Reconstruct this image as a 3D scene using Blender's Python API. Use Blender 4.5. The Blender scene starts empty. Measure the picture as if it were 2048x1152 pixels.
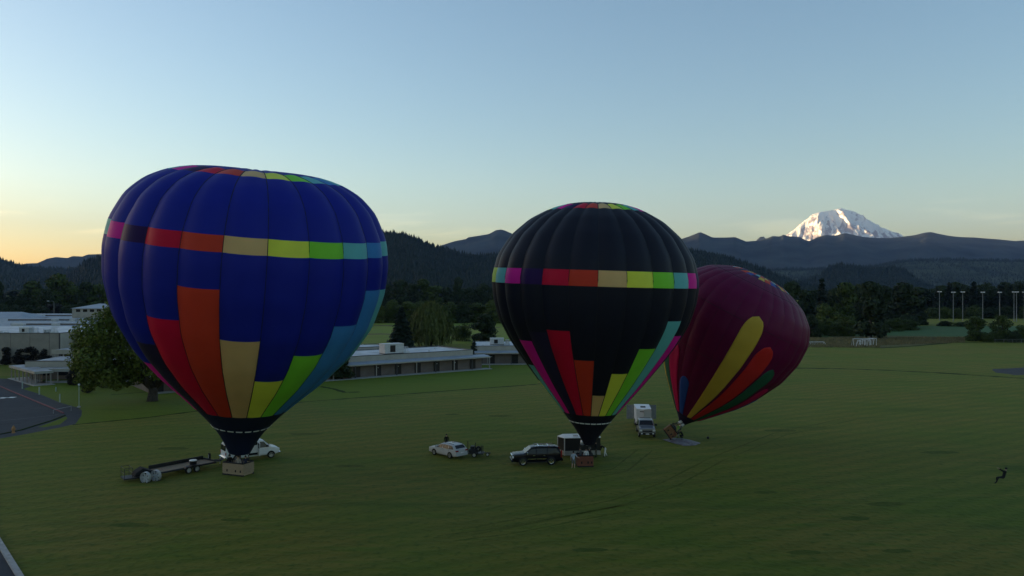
import bpy, bmesh, math, random
import numpy as np
from mathutils import Vector, Matrix

S = bpy.context.scene
COL = S.collection
R = math.radians
PI = math.pi

# ------------------------------------------------------------------ camera, sky, sun, exposure
H = 18.2            # camera height, m
F = 1600.0          # focal length in photo pixels (2048 wide)
HZ = 576.0
K = H * F
cam = bpy.data.objects.new('camera', bpy.data.cameras.new('camera'))
COL.objects.link(cam)
cam.location = (0, 0, H)
cam.rotation_euler = (PI / 2, 0, 0)
cam.data.sensor_width = 36
cam.data.lens = 36 * F / 2048
cam.data.clip_start = 0.5
cam.data.clip_end = 90000
S.camera = cam

SUN_EL, SUN_AZ = 3.6, -71.0
w = bpy.data.worlds.new('World')
S.world = w
w.use_nodes = True
nt = w.node_tree
bg = nt.nodes['Background']
sky = nt.nodes.new('ShaderNodeTexSky')
sky.sky_type = 'NISHITA'
sky.sun_disc = False
sky.sun_elevation = R(SUN_EL)
sky.sun_rotation = R(SUN_AZ)
sky.air_density = 0.97
sky.dust_density = 1.0
sky.ozone_density = 1.95
# thin wisps of cloud low over the ranges, part of the sky all the way round
wtc = nt.nodes.new('ShaderNodeTexCoord')
wmp = nt.nodes.new('ShaderNodeMapping')
wmp.inputs['Scale'].default_value = (2.6, 2.6, 30.0)
wnz = nt.nodes.new('ShaderNodeTexNoise')
wnz.inputs['Scale'].default_value = 2.2
wnz.inputs['Detail'].default_value = 7
wnz.inputs['Distortion'].default_value = 0.5
nt.links.new(wtc.outputs['Generated'], wmp.inputs[0])
nt.links.new(wmp.outputs[0], wnz.inputs['Vector'])
wsx = nt.nodes.new('ShaderNodeSeparateXYZ')
nt.links.new(wtc.outputs['Generated'], wsx.inputs[0])


def wrange(src, a, b, c, d):
    r = nt.nodes.new('ShaderNodeMapRange')
    r.interpolation_type = 'SMOOTHSTEP'
    for i, x in enumerate((a, b, c, d)):
        r.inputs[1 + i].default_value = x
    nt.links.new(src, r.inputs[0])
    return r.outputs[0]


def wmath(op, a, b):
    m_ = nt.nodes.new('ShaderNodeMath')
    m_.operation = op
    for i, x in enumerate((a, b)):
        if isinstance(x, float):
            m_.inputs[i].default_value = x
        else:
            nt.links.new(x, m_.inputs[i])
    return m_.outputs[0]


wmask = wmath('MULTIPLY', wrange(wnz.outputs[0], 0.53, 0.70, 0.0, 1.0), wmath('MULTIPLY', wrange(wsx.outputs[2], 0.035, 0.065, 0.0, 1.0), wrange(wsx.outputs[2], 0.075, 0.115, 1.0, 0.0)))
wmx = nt.nodes.new('ShaderNodeMix')
wmx.data_type = 'RGBA'
wmx.blend_type = 'MULTIPLY'
wmx.inputs[7].default_value = (1.26, 1.17, 1.12, 1)
nt.links.new(wmask, wmx.inputs[0])
nt.links.new(sky.outputs[0], wmx.inputs[6])
nt.links.new(wmx.outputs[2], bg.inputs[0])
bg.inputs[1].default_value = 0.12

sl = bpy.data.lights.new('sun', 'SUN')
sl.energy = 5.0
sl.angle = R(0.5)
sl.color = (1.0, 0.74, 0.42)
sun = bpy.data.objects.new('sun', sl)
COL.objects.link(sun)
sd = Vector((math.sin(R(SUN_AZ)) * math.cos(R(SUN_EL)), math.cos(R(SUN_AZ)) * math.cos(R(SUN_EL)), math.sin(R(SUN_EL))))
sun.rotation_euler = sd.to_track_quat('Z', 'Y').to_euler()
sun.location = sd * 200

S.view_settings.view_transform = 'Standard'
S.view_settings.look = 'None'
S.view_settings.gamma = 1
S.view_settings.use_curve_mapping = False
S.view_settings.exposure = 1.82
S.cycles.use_denoising = True
S.cycles.max_bounces = 5
S.cycles.diffuse_bounces = 3
S.cycles.volume_bounces = 0
S.cycles.transparent_max_bounces = 6

rng = np.random.default_rng(7)
random.seed(7)


def G(px, py):
    d = K / (py - HZ)
    return ((px - 1024) * d / F, d)


def at(px, d):
    return (px - 1024) * d / F


def zat(py, d):
    return H - (py - HZ) * d / F


# ------------------------------------------------------------------ materials
MATS = {}


def mat(name, col, rough=0.6, metal=0.0, var=0.12, scale=3.0, bump=0.0, spec=0.3, col2=None, trans=0.0, coat=0.0, stretch=None):
    if name in MATS:
        return MATS[name]
    m = bpy.data.materials.new(name)
    m.use_nodes = True
    t = m.node_tree
    p = t.nodes['Principled BSDF']
    p.inputs['Roughness'].default_value = rough
    p.inputs['Metallic'].default_value = metal
    p.inputs['Specular IOR Level'].default_value = spec
    if coat:
        p.inputs['Coat Weight'].default_value = coat
        p.inputs['Coat Roughness'].default_value = 0.08
    tc = t.nodes.new('ShaderNodeTexCoord')
    src = tc.outputs['Object']
    if stretch:
        mp = t.nodes.new('ShaderNodeMapping')
        mp.inputs['Scale'].default_value = stretch
        t.links.new(src, mp.inputs[0])
        src = mp.outputs[0]
    nz = t.nodes.new('ShaderNodeTexNoise')
    nz.inputs['Scale'].default_value = scale
    nz.inputs['Detail'].default_value = 5
    t.links.new(src, nz.inputs['Vector'])
    mx = t.nodes.new('ShaderNodeMix')
    mx.data_type = 'RGBA'
    c = Vector(col)
    a = c * (1 - var)
    b = Vector(col2) if col2 else c * (1 + var)
    mx.inputs[6].default_value = (*a, 1)
    mx.inputs[7].default_value = (*b, 1)
    mr = t.nodes.new('ShaderNodeMapRange')
    mr.inputs[1].default_value = 0.32
    mr.inputs[2].default_value = 0.68
    t.links.new(nz.outputs[0], mr.inputs[0])
    t.links.new(mr.outputs[0], mx.inputs[0])
    t.links.new(mx.outputs[2], p.inputs['Base Color'])
    if bump:
        bp = t.nodes.new('ShaderNodeBump')
        bp.inputs['Strength'].default_value = bump
        bp.inputs['Distance'].default_value = 0.05
        t.links.new(nz.outputs[0], bp.inputs['Height'])
        t.links.new(bp.outputs[0], p.inputs['Normal'])
    if trans:
        tr = t.nodes.new('ShaderNodeBsdfTranslucent')
        t.links.new(mx.outputs[2], tr.inputs[0])
        ms = t.nodes.new('ShaderNodeMixShader')
        ms.inputs[0].default_value = trans
        out = t.nodes['Material Output']
        t.links.new(p.outputs[0], ms.inputs[1])
        t.links.new(tr.outputs[0], ms.inputs[2])
        t.links.new(ms.outputs[0], out.inputs[0])
    MATS[name] = m
    return m


def leaf_mat(name, dark, light, trans=0.15):
    m = bpy.data.materials.new(name)
    m.use_nodes = True
    t = m.node_tree
    p = t.nodes['Principled BSDF']
    p.inputs['Roughness'].default_value = 0.65
    p.inputs['Specular IOR Level'].default_value = 0.2
    g = t.nodes.new('ShaderNodeNewGeometry')
    tc = t.nodes.new('ShaderNodeTexCoord')
    oi = t.nodes.new('ShaderNodeObjectInfo')
    nz = t.nodes.new('ShaderNodeTexNoise')
    nz.inputs['Scale'].default_value = 0.35
    nz.inputs['Detail'].default_value = 3
    t.links.new(tc.outputs['Object'], nz.inputs['Vector'])
    a = t.nodes.new('ShaderNodeMath')
    a.operation = 'MULTIPLY_ADD'
    a.inputs[1].default_value = 0.5
    t.links.new(g.outputs['Random Per Island'], a.inputs[0])
    b = t.nodes.new('ShaderNodeMath')
    b.operation = 'MULTIPLY_ADD'
    b.inputs[1].default_value = 0.9
    b.inputs[2].default_value = -0.3
    t.links.new(nz.outputs[0], b.inputs[0])
    t.links.new(b.outputs[0], a.inputs[2])
    c = t.nodes.new('ShaderNodeMath')
    c.operation = 'MULTIPLY_ADD'
    c.inputs[1].default_value = 0.3
    t.links.new(oi.outputs['Random'], c.inputs[0])
    t.links.new(a.outputs[0], c.inputs[2])
    mx = t.nodes.new('ShaderNodeMix')
    mx.data_type = 'RGBA'
    mx.inputs[6].default_value = (*dark, 1)
    mx.inputs[7].default_value = (*light, 1)
    t.links.new(c.outputs[0], mx.inputs[0])
    t.links.new(mx.outputs[2], p.inputs['Base Color'])
    tr = t.nodes.new('ShaderNodeBsdfTranslucent')
    t.links.new(mx.outputs[2], tr.inputs[0])
    ms = t.nodes.new('ShaderNodeMixShader')
    ms.inputs[0].default_value = trans
    t.links.new(p.outputs[0], ms.inputs[1])
    t.links.new(tr.outputs[0], ms.inputs[2])
    t.links.new(ms.outputs[0], t.nodes['Material Output'].inputs[0])
    return m


def ground_mat(name, cols, scales, rough=0.8, bump=0.4, stretch=(1, 1, 1), rot=0.0, sheen=0.0, mow=0.0):
    """three layered noises: broad patches, streaks, fine grain; cols = base, patch, streak, dark fleck"""
    m = bpy.data.materials.new(name)
    m.use_nodes = True
    t = m.node_tree
    p = t.nodes['Principled BSDF']
    p.inputs['Roughness'].default_value = rough
    p.inputs['Specular IOR Level'].default_value = 0.03
    p.inputs['Sheen Weight'].default_value = sheen
    p.inputs['Sheen Roughness'].default_value = 0.45
    p.inputs['Sheen Tint'].default_value = (0.85, 1.0, 0.34, 1)
    tc = t.nodes.new('ShaderNodeTexCoord')

    def noise(scale, st, detail=4, r=0.0, dist=0.0):
        mp = t.nodes.new('ShaderNodeMapping')
        mp.inputs['Scale'].default_value = st
        mp.inputs['Rotation'].default_value = (0, 0, r)
        n = t.nodes.new('ShaderNodeTexNoise')
        n.inputs['Scale'].default_value = scale
        n.inputs['Detail'].default_value = detail
        n.inputs['Distortion'].default_value = dist
        t.links.new(tc.outputs['Object'], mp.inputs[0])
        t.links.new(mp.outputs[0], n.inputs['Vector'])
        return n.outputs[0]

    def ramp(o, lo, hi):
        r = t.nodes.new('ShaderNodeMapRange')
        r.inputs[1].default_value = lo
        r.inputs[2].default_value = hi
        t.links.new(o, r.inputs[0])
        return r.outputs[0]

    def mix(f, a, b):
        x = t.nodes.new('ShaderNodeMix')
        x.data_type = 'RGBA'
        t.links.new(f, x.inputs[0])
        for s, v in ((6, a), (7, b)):
            if isinstance(v, tuple):
                x.inputs[s].default_value = (*v, 1)
            else:
                t.links.new(v, x.inputs[s])
        return x.outputs[2]

    c = mix(ramp(noise(scales[0], (1, 1, 1), 5, 0, 0.6), 0.38, 0.62), cols[0], cols[1])
    c = mix(ramp(noise(scales[1], stretch, 5, rot), 0.45, 0.75), c, cols[2])
    c = mix(ramp(noise(scales[1] * 0.6, stretch, 4, rot + 1.35, 0.5), 0.58, 0.78), c, cols[3])
    c = mix(ramp(noise(scales[1] * 2.7, stretch, 5, rot + 0.3, 0.4), 0.50, 0.72), c, cols[0])
    if mow:
        mp = t.nodes.new('ShaderNodeMapping')
        mp.inputs['Rotation'].default_value = (0, 0, R(58))
        wv = t.nodes.new('ShaderNodeTexWave')
        wv.inputs['Scale'].default_value = 0.13
        wv.inputs['Distortion'].default_value = 1.2
        wv.inputs['Detail'].default_value = 3
        wv.inputs['Detail Scale'].default_value = 0.6
        t.links.new(tc.outputs['Object'], mp.inputs[0])
        t.links.new(mp.outputs[0], wv.inputs['Vector'])
        mm = t.nodes.new('ShaderNodeMath')
        mm.operation = 'MULTIPLY'
        mm.inputs[1].default_value = mow
        t.links.new(ramp(wv.outputs[1], 0.35, 0.85), mm.inputs[0])
        c = mix(mm.outputs[0], c, cols[3])
    fine = noise(scales[2], (1, 1, 1), 6)
    c = mix(ramp(fine, 0.52, 0.78), c, cols[3])
    t.links.new(c, p.inputs['Base Color'])
    bp = t.nodes.new('ShaderNodeBump')
    bp.inputs['Strength'].default_value = bump
    bp.inputs['Distance'].default_value = 0.12
    t.links.new(fine, bp.inputs['Height'])
    t.links.new(bp.outputs[0], p.inputs['Normal'])
    return m


# ------------------------------------------------------------------ mesh helpers
class MB:
    def __init__(s):
        s.v, s.f, s.m = [], [], []

    def add(s, vs, fs, mi=0):
        n = len(s.v)
        s.v += [tuple(x) for x in vs]
        s.f += [tuple(i + n for i in f) for f in fs]
        s.m += [mi] * len(fs)
        return s

    def box(s, c, d, rz=0.0, mi=0, M=None):
        x, y, z = d[0] / 2, d[1] / 2, d[2] / 2
        vs = [Vector((i * x, j * y, k * z)) for k in (-1, 1) for j in (-1, 1) for i in (-1, 1)]
        Q = M if M is not None else Matrix.Rotation(rz, 3, 'Z')
        vs = [Q @ v + Vector(c) for v in vs]
        return s.add(vs, [(0, 2, 3, 1), (4, 5, 7, 6), (0, 1, 5, 4), (2, 6, 7, 3), (0, 4, 6, 2), (1, 3, 7, 5)], mi)

    def b2(s, x0, x1, y0, y1, z0, z1, mi=0):
        return s.box(((x0 + x1) / 2, (y0 + y1) / 2, (z0 + z1) / 2), (x1 - x0, y1 - y0, z1 - z0), 0, mi)

    def tube(s, pts, rad, n=8, mi=0, cap=True):
        pts = [Vector(p) for p in pts]
        if not hasattr(rad, '__len__'):
            rad = [rad] * len(pts)
        base = len(s.v)
        up = Vector((0, 0, 1))
        for i, p in enumerate(pts):
            d = (pts[min(i + 1, len(pts) - 1)] - pts[max(i - 1, 0)]).normalized()
            a = d.cross(up)
            if a.length < 1e-3:
                a = Vector((1, 0, 0))
            a.normalize()
            b = a.cross(d)
            for k in range(n):
                t = 2 * PI * k / n
                s.v.append(tuple(p + (a * math.cos(t) + b * math.sin(t)) * rad[i]))
        for i in range(len(pts) - 1):
            for k in range(n):
                k2 = (k + 1) % n
                s.f.append((base + i * n + k, base + i * n + k2, base + (i + 1) * n + k2, base + (i + 1) * n + k))
                s.m.append(mi)
        if cap:
            s.f.append(tuple(base + k for k in range(n - 1, -1, -1)))
            s.f.append(tuple(base + (len(pts) - 1) * n + k for k in range(n)))
            s.m += [mi, mi]
        return s

    def cyl(s, p0, p1, r0, r1=None, n=12, mi=0):
        return s.tube([p0, p1], [r0, r0 if r1 is None else r1], n, mi)

    def lathe(s, prof, c, axis='z', n=16, mi=0):
        base = len(s.v)
        c = Vector(c)
        for r, h in prof:
            for k in range(n):
                t = 2 * PI * k / n
                a, b = r * math.cos(t), r * math.sin(t)
                o = {'z': (a, b, h), 'y': (a, h, b), 'x': (h, a, b)}[axis]
                s.v.append(tuple(c + Vector(o)))
        for i in range(len(prof) - 1):
            for k in range(n):
                k2 = (k + 1) % n
                s.f.append((base + i * n + k, base + i * n + k2, base + (i + 1) * n + k2, base + (i + 1) * n + k))
                s.m.append(mi)
        return s

    def panel(s, poly, nrm, th, mi=0):
        """a polygon given thickness: front face at poly, back face th behind it along -nrm"""
        n = len(poly)
        nv = Vector(nrm).normalized() * th
        vs = [Vector(p) for p in poly] + [Vector(p) - nv for p in poly]
        fs = [tuple(range(n)), tuple(range(2 * n - 1, n - 1, -1))]
        fs += [(i, i + n, (i + 1) % n + n, (i + 1) % n) for i in range(n)]
        return s.add(vs, fs, mi)

    def sphere(s, c, r, nu=10, nv=6, mi=0, sc=(1, 1, 1)):
        prof = [(math.sin(PI * i / nv), -math.cos(PI * i / nv)) for i in range(nv + 1)]
        base = len(s.v)
        for a, h in prof:
            for k in range(nu):
                t = 2 * PI * k / nu
                s.v.append((c[0] + r * sc[0] * a * math.cos(t), c[1] + r * sc[1] * a * math.sin(t), c[2] + r * sc[2] * h))
        for i in range(nv):
            for k in range(nu):
                k2 = (k + 1) % nu
                s.f.append((base + i * nu + k, base + i * nu + k2, base + (i + 1) * nu + k2, base + (i + 1) * nu + k))
                s.m.append(mi)
        return s

    def build(s, name, mats, parent=None, smooth=False, bevel=0.0):
        me = bpy.data.meshes.new(name)
        me.from_pydata(s.v, [], s.f)
        if not isinstance(mats, (list, tuple)):
            mats = [mats]
        for m in mats:
            me.materials.append(m)
        if len(mats) > 1:
            me.polygons.foreach_set('material_index', s.m)
        if smooth:
            me.polygons.foreach_set('use_smooth', [True] * len(me.polygons))
        me.update()
        o = bpy.data.objects.new(name, me)
        COL.objects.link(o)
        if parent:
            o.parent = parent
        if bevel:
            bv = o.modifiers.new('bevel', 'BEVEL')
            bv.width = bevel
            bv.segments = 2
            bv.limit_method = 'ANGLE'
        return o


def fix_normals(o):
    bm = bmesh.new()
    bm.from_mesh(o.data)
    bmesh.ops.recalc_face_normals(bm, faces=bm.faces)
    bm.to_mesh(o.data)
    bm.free()


def grid_mesh(name, V, m, parent=None, smooth=True):
    """V: array (a, b, 3)"""
    a, b = V.shape[:2]
    idx = np.arange(a * b).reshape(a, b)
    q = np.stack([idx[:-1, :-1], idx[:-1, 1:], idx[1:, 1:], idx[1:, :-1]], -1).reshape(-1, 4)
    return arr_mesh(name, V.reshape(-1, 3), q, m, parent, smooth)


def arr_mesh(name, V, Q, m, parent=None, smooth=False, link=True):
    me = bpy.data.meshes.new(name)
    nv, nf, k = len(V), len(Q), Q.shape[1]
    me.vertices.add(nv)
    me.vertices.foreach_set('co', np.ascontiguousarray(V, dtype=np.float32).ravel())
    me.loops.add(nf * k)
    me.loops.foreach_set('vertex_index', np.ascontiguousarray(Q, dtype=np.int32).ravel())
    me.polygons.add(nf)
    me.polygons.foreach_set('loop_start', np.arange(0, nf * k, k, dtype=np.int32))
    me.polygons.foreach_set('loop_total', np.full(nf, k, dtype=np.int32))
    if smooth:
        me.polygons.foreach_set('use_smooth', np.ones(nf, dtype=bool))
    me.update(calc_edges=True)
    me.validate()
    for x in (m if isinstance(m, (list, tuple)) else [m]):
        me.materials.append(x)
    if not link:
        return me
    o = bpy.data.objects.new(name, me)
    COL.objects.link(o)
    if parent:
        o.parent = parent
    return o


def tag(o, label=None, cat=None, group=None, kind=None):
    for k, v in (('label', label), ('category', cat), ('group', group), ('kind', kind)):
        if v:
            o[k] = v
    return o


def thing(name, label, cat, loc=(0, 0, 0), rz=0.0, group=None):
    o = bpy.data.objects.new(name, None)
    o.empty_display_size = 0.2
    COL.objects.link(o)
    o.location = loc
    o.rotation_euler = (0, 0, rz)
    return tag(o, label, cat, group)


KIDS = {}


def copy_tree(o, parent=None):
    c = o.copy()
    COL.objects.link(c)
    if parent:
        c.parent = parent
    for ch in [x for x in o.children]:
        copy_tree(ch, c)
    return c


def struct(o):
    o['kind'] = 'structure'
    return o


# value-noise fbm on arrays
_P = rng.random((256, 256))


def vnoise(x, y):
    xi, yi = np.floor(x).astype(int), np.floor(y).astype(int)
    fx, fy = x - xi, y - yi
    fx, fy = fx * fx * (3 - 2 * fx), fy * fy * (3 - 2 * fy)
    g = lambda i, j: _P[(i) % 256, (j) % 256]
    return (g(xi, yi) * (1 - fx) + g(xi + 1, yi) * fx) * (1 - fy) + (g(xi, yi + 1) * (1 - fx) + g(xi + 1, yi + 1) * fx) * fy


def fbm(x, y, o=5, ridge=False):
    s, a, t = 0, 1.0, 0
    for k in range(o):
        n = vnoise(x * 2 ** k + 17.3 * k, y * 2 ** k + 9.1 * k)
        if ridge:
            n = 1 - np.abs(2 * n - 1)
        s = s + n * a
        t += a
        a *= 0.5
    return s / t


# ------------------------------------------------------------------ ground, fields, roads
GRASS = ground_mat('field_grass', ((0.070, 0.096, 0.010), (0.116, 0.092, 0.016), (0.140, 0.114, 0.024), (0.026, 0.052, 0.007)),
                   (0.055, 0.26, 1.7), stretch=(0.30, 1.7, 1), rot=R(24), sheen=0.085, bump=0.9, mow=0.30)
LAWN = ground_mat('lawn_grass', ((0.064, 0.104, 0.006), (0.074, 0.096, 0.007), (0.080, 0.112, 0.009), (0.036, 0.064, 0.004)),
                  (0.05, 0.30, 2.2), stretch=(0.3, 1.6, 1), rot=R(15), sheen=0.075, mow=0.15)
FARF = ground_mat('far_field', ((0.070, 0.135, 0.055), (0.080, 0.130, 0.045), (0.095, 0.120, 0.055), (0.045, 0.085, 0.03)),
                  (0.02, 0.12, 0.8), stretch=(0.3, 1.2, 1), rot=R(5))
DRYG = ground_mat('dry_grass', ((0.15, 0.125, 0.055), (0.11, 0.11, 0.045), (0.17, 0.145, 0.07), (0.07, 0.07, 0.03)),
                  (0.08, 0.4, 2.0), stretch=(0.4, 1.4, 1))
SOIL = ground_mat('dirt_track', ((0.10, 0.075, 0.05), (0.08, 0.065, 0.045), (0.12, 0.09, 0.06), (0.06, 0.05, 0.035)), (0.1, 0.5, 3.0))
DKG = ground_mat('rough_grass_edge', ((0.022, 0.040, 0.007), (0.030, 0.040, 0.008), (0.018, 0.034, 0.006), (0.010, 0.020, 0.003)), (0.1, 0.6, 3.0))
ASPH = ground_mat('asphalt', ((0.062, 0.066, 0.072), (0.074, 0.076, 0.080), (0.056, 0.058, 0.064), (0.040, 0.042, 0.046)), (0.12, 0.5, 6.0), bump=0.15)
PAVE = ground_mat('paving', ((0.085, 0.080, 0.078), (0.095, 0.09, 0.085), (0.075, 0.072, 0.07), (0.05, 0.05, 0.05)), (0.2, 0.8, 5.0), bump=0.15)
CONC = mat('concrete', (0.34, 0.33, 0.31), 0.8, var=0.2, scale=2.0, bump=0.2)
RED = mat('red_kerb_paint', (0.15, 0.036, 0.045), 0.7, var=0.25, scale=2.0)
WHITE = mat('white_paint', (0.75, 0.75, 0.73), 0.5, var=0.06, scale=3.0)

gx = np.unique(np.concatenate([np.linspace(-200, 200, 81), [-16000, -11000, -7000, -4000, -2500, -1500, -900, -600, -400, -300, -250, 250, 300, 400, 600, 900, 1500, 2500, 4000, 7000, 11000, 16000]]))
gy = np.unique(np.concatenate([np.linspace(0, 420, 85), [-2000, -900, -400, -200, -100, -50, 450, 500, 560, 640, 760, 900, 1200, 1600, 2200, 3200, 5000, 8000, 12000, 16300]]))
V = np.zeros((len(gy), len(gx), 3))
V[:, :, 0] = gx[None, :]
V[:, :, 1] = gy[:, None]
struct(grid_mesh('ground', V, GRASS))


def densify(P, n=10):
    out = []
    for i in range(len(P) - 1):
        for k in range(n):
            t = k / n
            out.append((P[i][0] * (1 - t) + P[i + 1][0] * t, P[i][1] * (1 - t) + P[i + 1][1] * t))
    out.append(P[-1])
    return out


def sheet(name, pix, z, m, world=False, wob=0.0):
    pts = pix if world else [G(*p) for p in pix]
    if wob:
        pts = densify(list(pts) + [pts[0]], 8)[:-1]
        pts = [(x + random.uniform(-wob, wob), y + random.uniform(-wob, wob)) for x, y in pts]
    bm = bmesh.new()
    f = bm.faces.new([bm.verts.new((x, y, z)) for x, y in pts])
    bmesh.ops.triangulate(bm, faces=[f])
    for f in bm.faces:
        if f.normal.z < 0:
            f.normal_flip()
    me = bpy.data.meshes.new(name)
    bm.to_mesh(me)
    bm.free()
    me.materials.append(m)
    o = bpy.data.objects.new(name, me)
    COL.objects.link(o)
    return struct(o)


def ribbon(name, pts, width, z, m, hgt=0.0, jit=0.0):
    """a strip along world points; hgt > 0 makes a raised kerb"""
    P = [Vector((x, y, 0)) for x, y in pts]
    L, Rr = [], []
    for i, p in enumerate(P):
        d = (P[min(i + 1, len(P) - 1)] - P[max(i - 1, 0)]).normalized()
        n = Vector((-d.y, d.x, 0))
        ww = width * (1 + random.uniform(-jit, jit))
        L.append(p + n * ww / 2)
        Rr.append(p - n * ww / 2)
    b = MB()
    n = len(P)
    vs = [(q.x, q.y, z + hgt) for q in L] + [(q.x, q.y, z + hgt) for q in Rr]
    fs = [(i + n, i + n + 1, i + 1, i) for i in range(n - 1)]
    if hgt:
        vs += [(q.x, q.y, z) for q in L] + [(q.x, q.y, z) for q in Rr]
        fs += [(i, i + 1, i + 1 + 2 * n, i + 2 * n) for i in range(n - 1)]
        fs += [(i + n + 1, i + n, i + 3 * n, i + 3 * n + 1) for i in range(n - 1)]
        fs += [(0, 2 * n, 3 * n, n), (n - 1, 2 * n - 1, 4 * n - 1, 3 * n - 1)]
    b.add(vs, fs)
    return struct(b.build(name, m))


# school lawn (brighter green), bounded by the rough mowing edge
sheet('lawn', [(-300, 862), (151, 849), (300, 835), (400, 822), (640, 802), (760, 793), (900, 781), (1030, 772), (1075, 768),
               (1075, 724), (990, 727), (700, 738), (330, 752), (-300, 752)], 0.004, LAWN)
ribbon('mown_edge', densify([G(*p) for p in [(145, 850), (300, 834.5), (400, 821.5), (640, 801.5), (760, 792.5), (900, 781.5), (1030, 772), (1090, 767)]], 8), 0.75, 0.012, DKG, jit=0.5)
ribbon('path', densify([G(*p) for p in [(640, 773), (668, 778), (690, 785), (720, 784)]], 6), 0.8, 0.008, DKG, jit=0.5)
ribbon('path', densify([G(*p) for p in [(222, 790), (255, 787), (292, 784)]], 6), 0.7, 0.008, DKG, jit=0.4)

# far fields between the balloons and on the right
FARM = ground_mat('meadow_grass', ((0.095, 0.145, 0.022), (0.12, 0.135, 0.025), (0.13, 0.145, 0.03), (0.06, 0.095, 0.014)), (0.02, 0.12, 0.8), stretch=(0.3, 1.2, 1), rot=R(5), sheen=0.08)
sheet('far_field', [(640, 640), (1010, 640), (1040, 668), (1040, 682), (860, 690), (640, 700)], 0.004, FARM)
for ys, hw in (((651, 653), 3.5), ((668, 670), 3.0)):
    ribbon('dirt_track', densify([G(640, ys[0] + 2), G(760, ys[0]), G(860, ys[1]), G(1000, ys[1] + 2)], 6), hw * 2, 0.008, SOIL, jit=0.3)
sheet('far_field', [(1500, 652), (2300, 652), (2300, 674), (1900, 673), (1500, 676)], 0.004, FARF)
sheet('dry_verge', [(1560, 676), (1780, 671), (1960, 675), (1900, 684.5), (1830, 691), (1760, 695), (1690, 693.5), (1560, 689)], 0.008, DRYG, wob=0.8)
ribbon('field_edge', densify([G(*p) for p in [(1560, 690), (1690, 694.5), (1760, 696), (1830, 692), (1900, 685.5), (2048, 684.5), (2200, 683)]], 8), 1.8, 0.012, DKG, jit=0.4)
ribbon('field_edge', densify([G(*p) for p in [(1560, 736), (1660, 737), (1760, 740), (1900, 747), (2048, 757), (2200, 768)]], 8), 1.6, 0.008, DKG, jit=0.5)
sheet('worn_patch', [(1985, 738), (2050, 735), (2120, 737), (2120, 748), (2030, 750), (1990, 745)], 0.006, PAVE, wob=0.3)
TRK = ground_mat('flattened_grass', ((0.052, 0.070, 0.008), (0.074, 0.070, 0.012), (0.064, 0.078, 0.012), (0.026, 0.044, 0.005)), (0.2, 0.8, 2.6), sheen=0.05)


def track(pix, gap=1.6):
    P = densify([G(*p) for p in pix], 8)
    for s in (-1, 1):
        Q = []
        for i, p in enumerate(P):
            a, b = P[max(i - 1, 0)], P[min(i + 1, len(P) - 1)]
            dx, dy = b[0] - a[0], b[1] - a[1]
            l = math.hypot(dx, dy)
            Q.append((p[0] - dy / l * gap / 2 * s + random.uniform(-.04, .04), p[1] + dx / l * gap / 2 * s))
        ribbon('tyre_track', Q, 0.20, 0.004, TRK, jit=0.6)


track([(930, 1065), (1000, 1052), (1120, 1028), (1240, 1004), (1340, 968), (1430, 920), (1560, 868), (1700, 838)])
track([(1290, 1010), (1150, 1035), (1010, 1062), (880, 1078)])
track([(880, 940), (960, 960), (1100, 965), (1240, 940), (1290, 900)])

# darker patches of thicker turf
TURF = ground_mat('thick_turf', ((0.040, 0.062, 0.008), (0.060, 0.064, 0.010), (0.052, 0.070, 0.011), (0.018, 0.040, 0.005)), (0.3, 0.7, 1.7), sheen=0.06, bump=0.9)
for (px, py, ww, hh) in ((1560, 861, 34, 2.6), (1770, 1008, 40, 4.5), (1710, 1037, 32, 5), (1610, 1105, 36, 5), (1795, 1102, 30, 4), (1000, 832, 26, 2.2), (905, 829, 16, 1.4), (925, 903, 18, 2), (700, 932, 30, 3), (610, 868, 34, 2.2),
                         (345, 897, 34, 3), (1530, 985, 26, 3), (1880, 905, 40, 3), (1180, 1100, 36, 4), (260, 1050, 40, 5), (470, 1040, 30, 3.5)):
    P_ = [(px + ww * math.cos(t_) * random.uniform(.85, 1.1), py + hh * math.sin(t_) * random.uniform(.8, 1.15)) for t_ in np.linspace(0, 2 * PI, 17)[:-1]]
    sheet('turf_patch', P_, 0.006, TURF)

# car park on the left
sheet('car_park', [(-330, 757), (0, 757), (26, 758), (62, 773), (46, 778), (79, 788), (121, 805.5), (155, 815), (164, 821), (163, 831), (151, 848),
                   (114, 856), (53, 868), (0, 877), (-300, 905)], 0.008, ASPH)
sheet('grass_island', [(76, 854), (100, 846), (132, 833), (135, 837), (120, 849), (88, 855)], 0.016, LAWN)
ribbon('red_kerb', densify([G(*p) for p in [(-120, 741), (0, 773), (23, 783), (76, 805), (110, 819), (127, 827)]], 5), 0.22, 0.008, RED, hgt=0.13)
ribbon('kerb', densify([G(*p) for p in [(130, 831), (105, 841), (76, 850), (40, 861), (0, 869), (-100, 880)]], 6), 0.25, 0.008, DKG, hgt=0.08)
ribbon('parking_line', densify([G(*p) for p in [(118, 829), (60, 836), (0, 842)]], 6), 0.10, 0.014, mat('faded_line', (0.16, 0.16, 0.165), 0.8))
for p in ((6, 796), (24, 795)):
    x, y = G(*p)
    b = MB()
    b.panel([(x - .5, y - .5, .03), (x + .5, y - .5, .03), (x + .5, y + .5, .03), (x - .5, y + .5, .03)], (0, 0, 1), .016)
    struct(b.build('parking_marking', WHITE))
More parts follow.
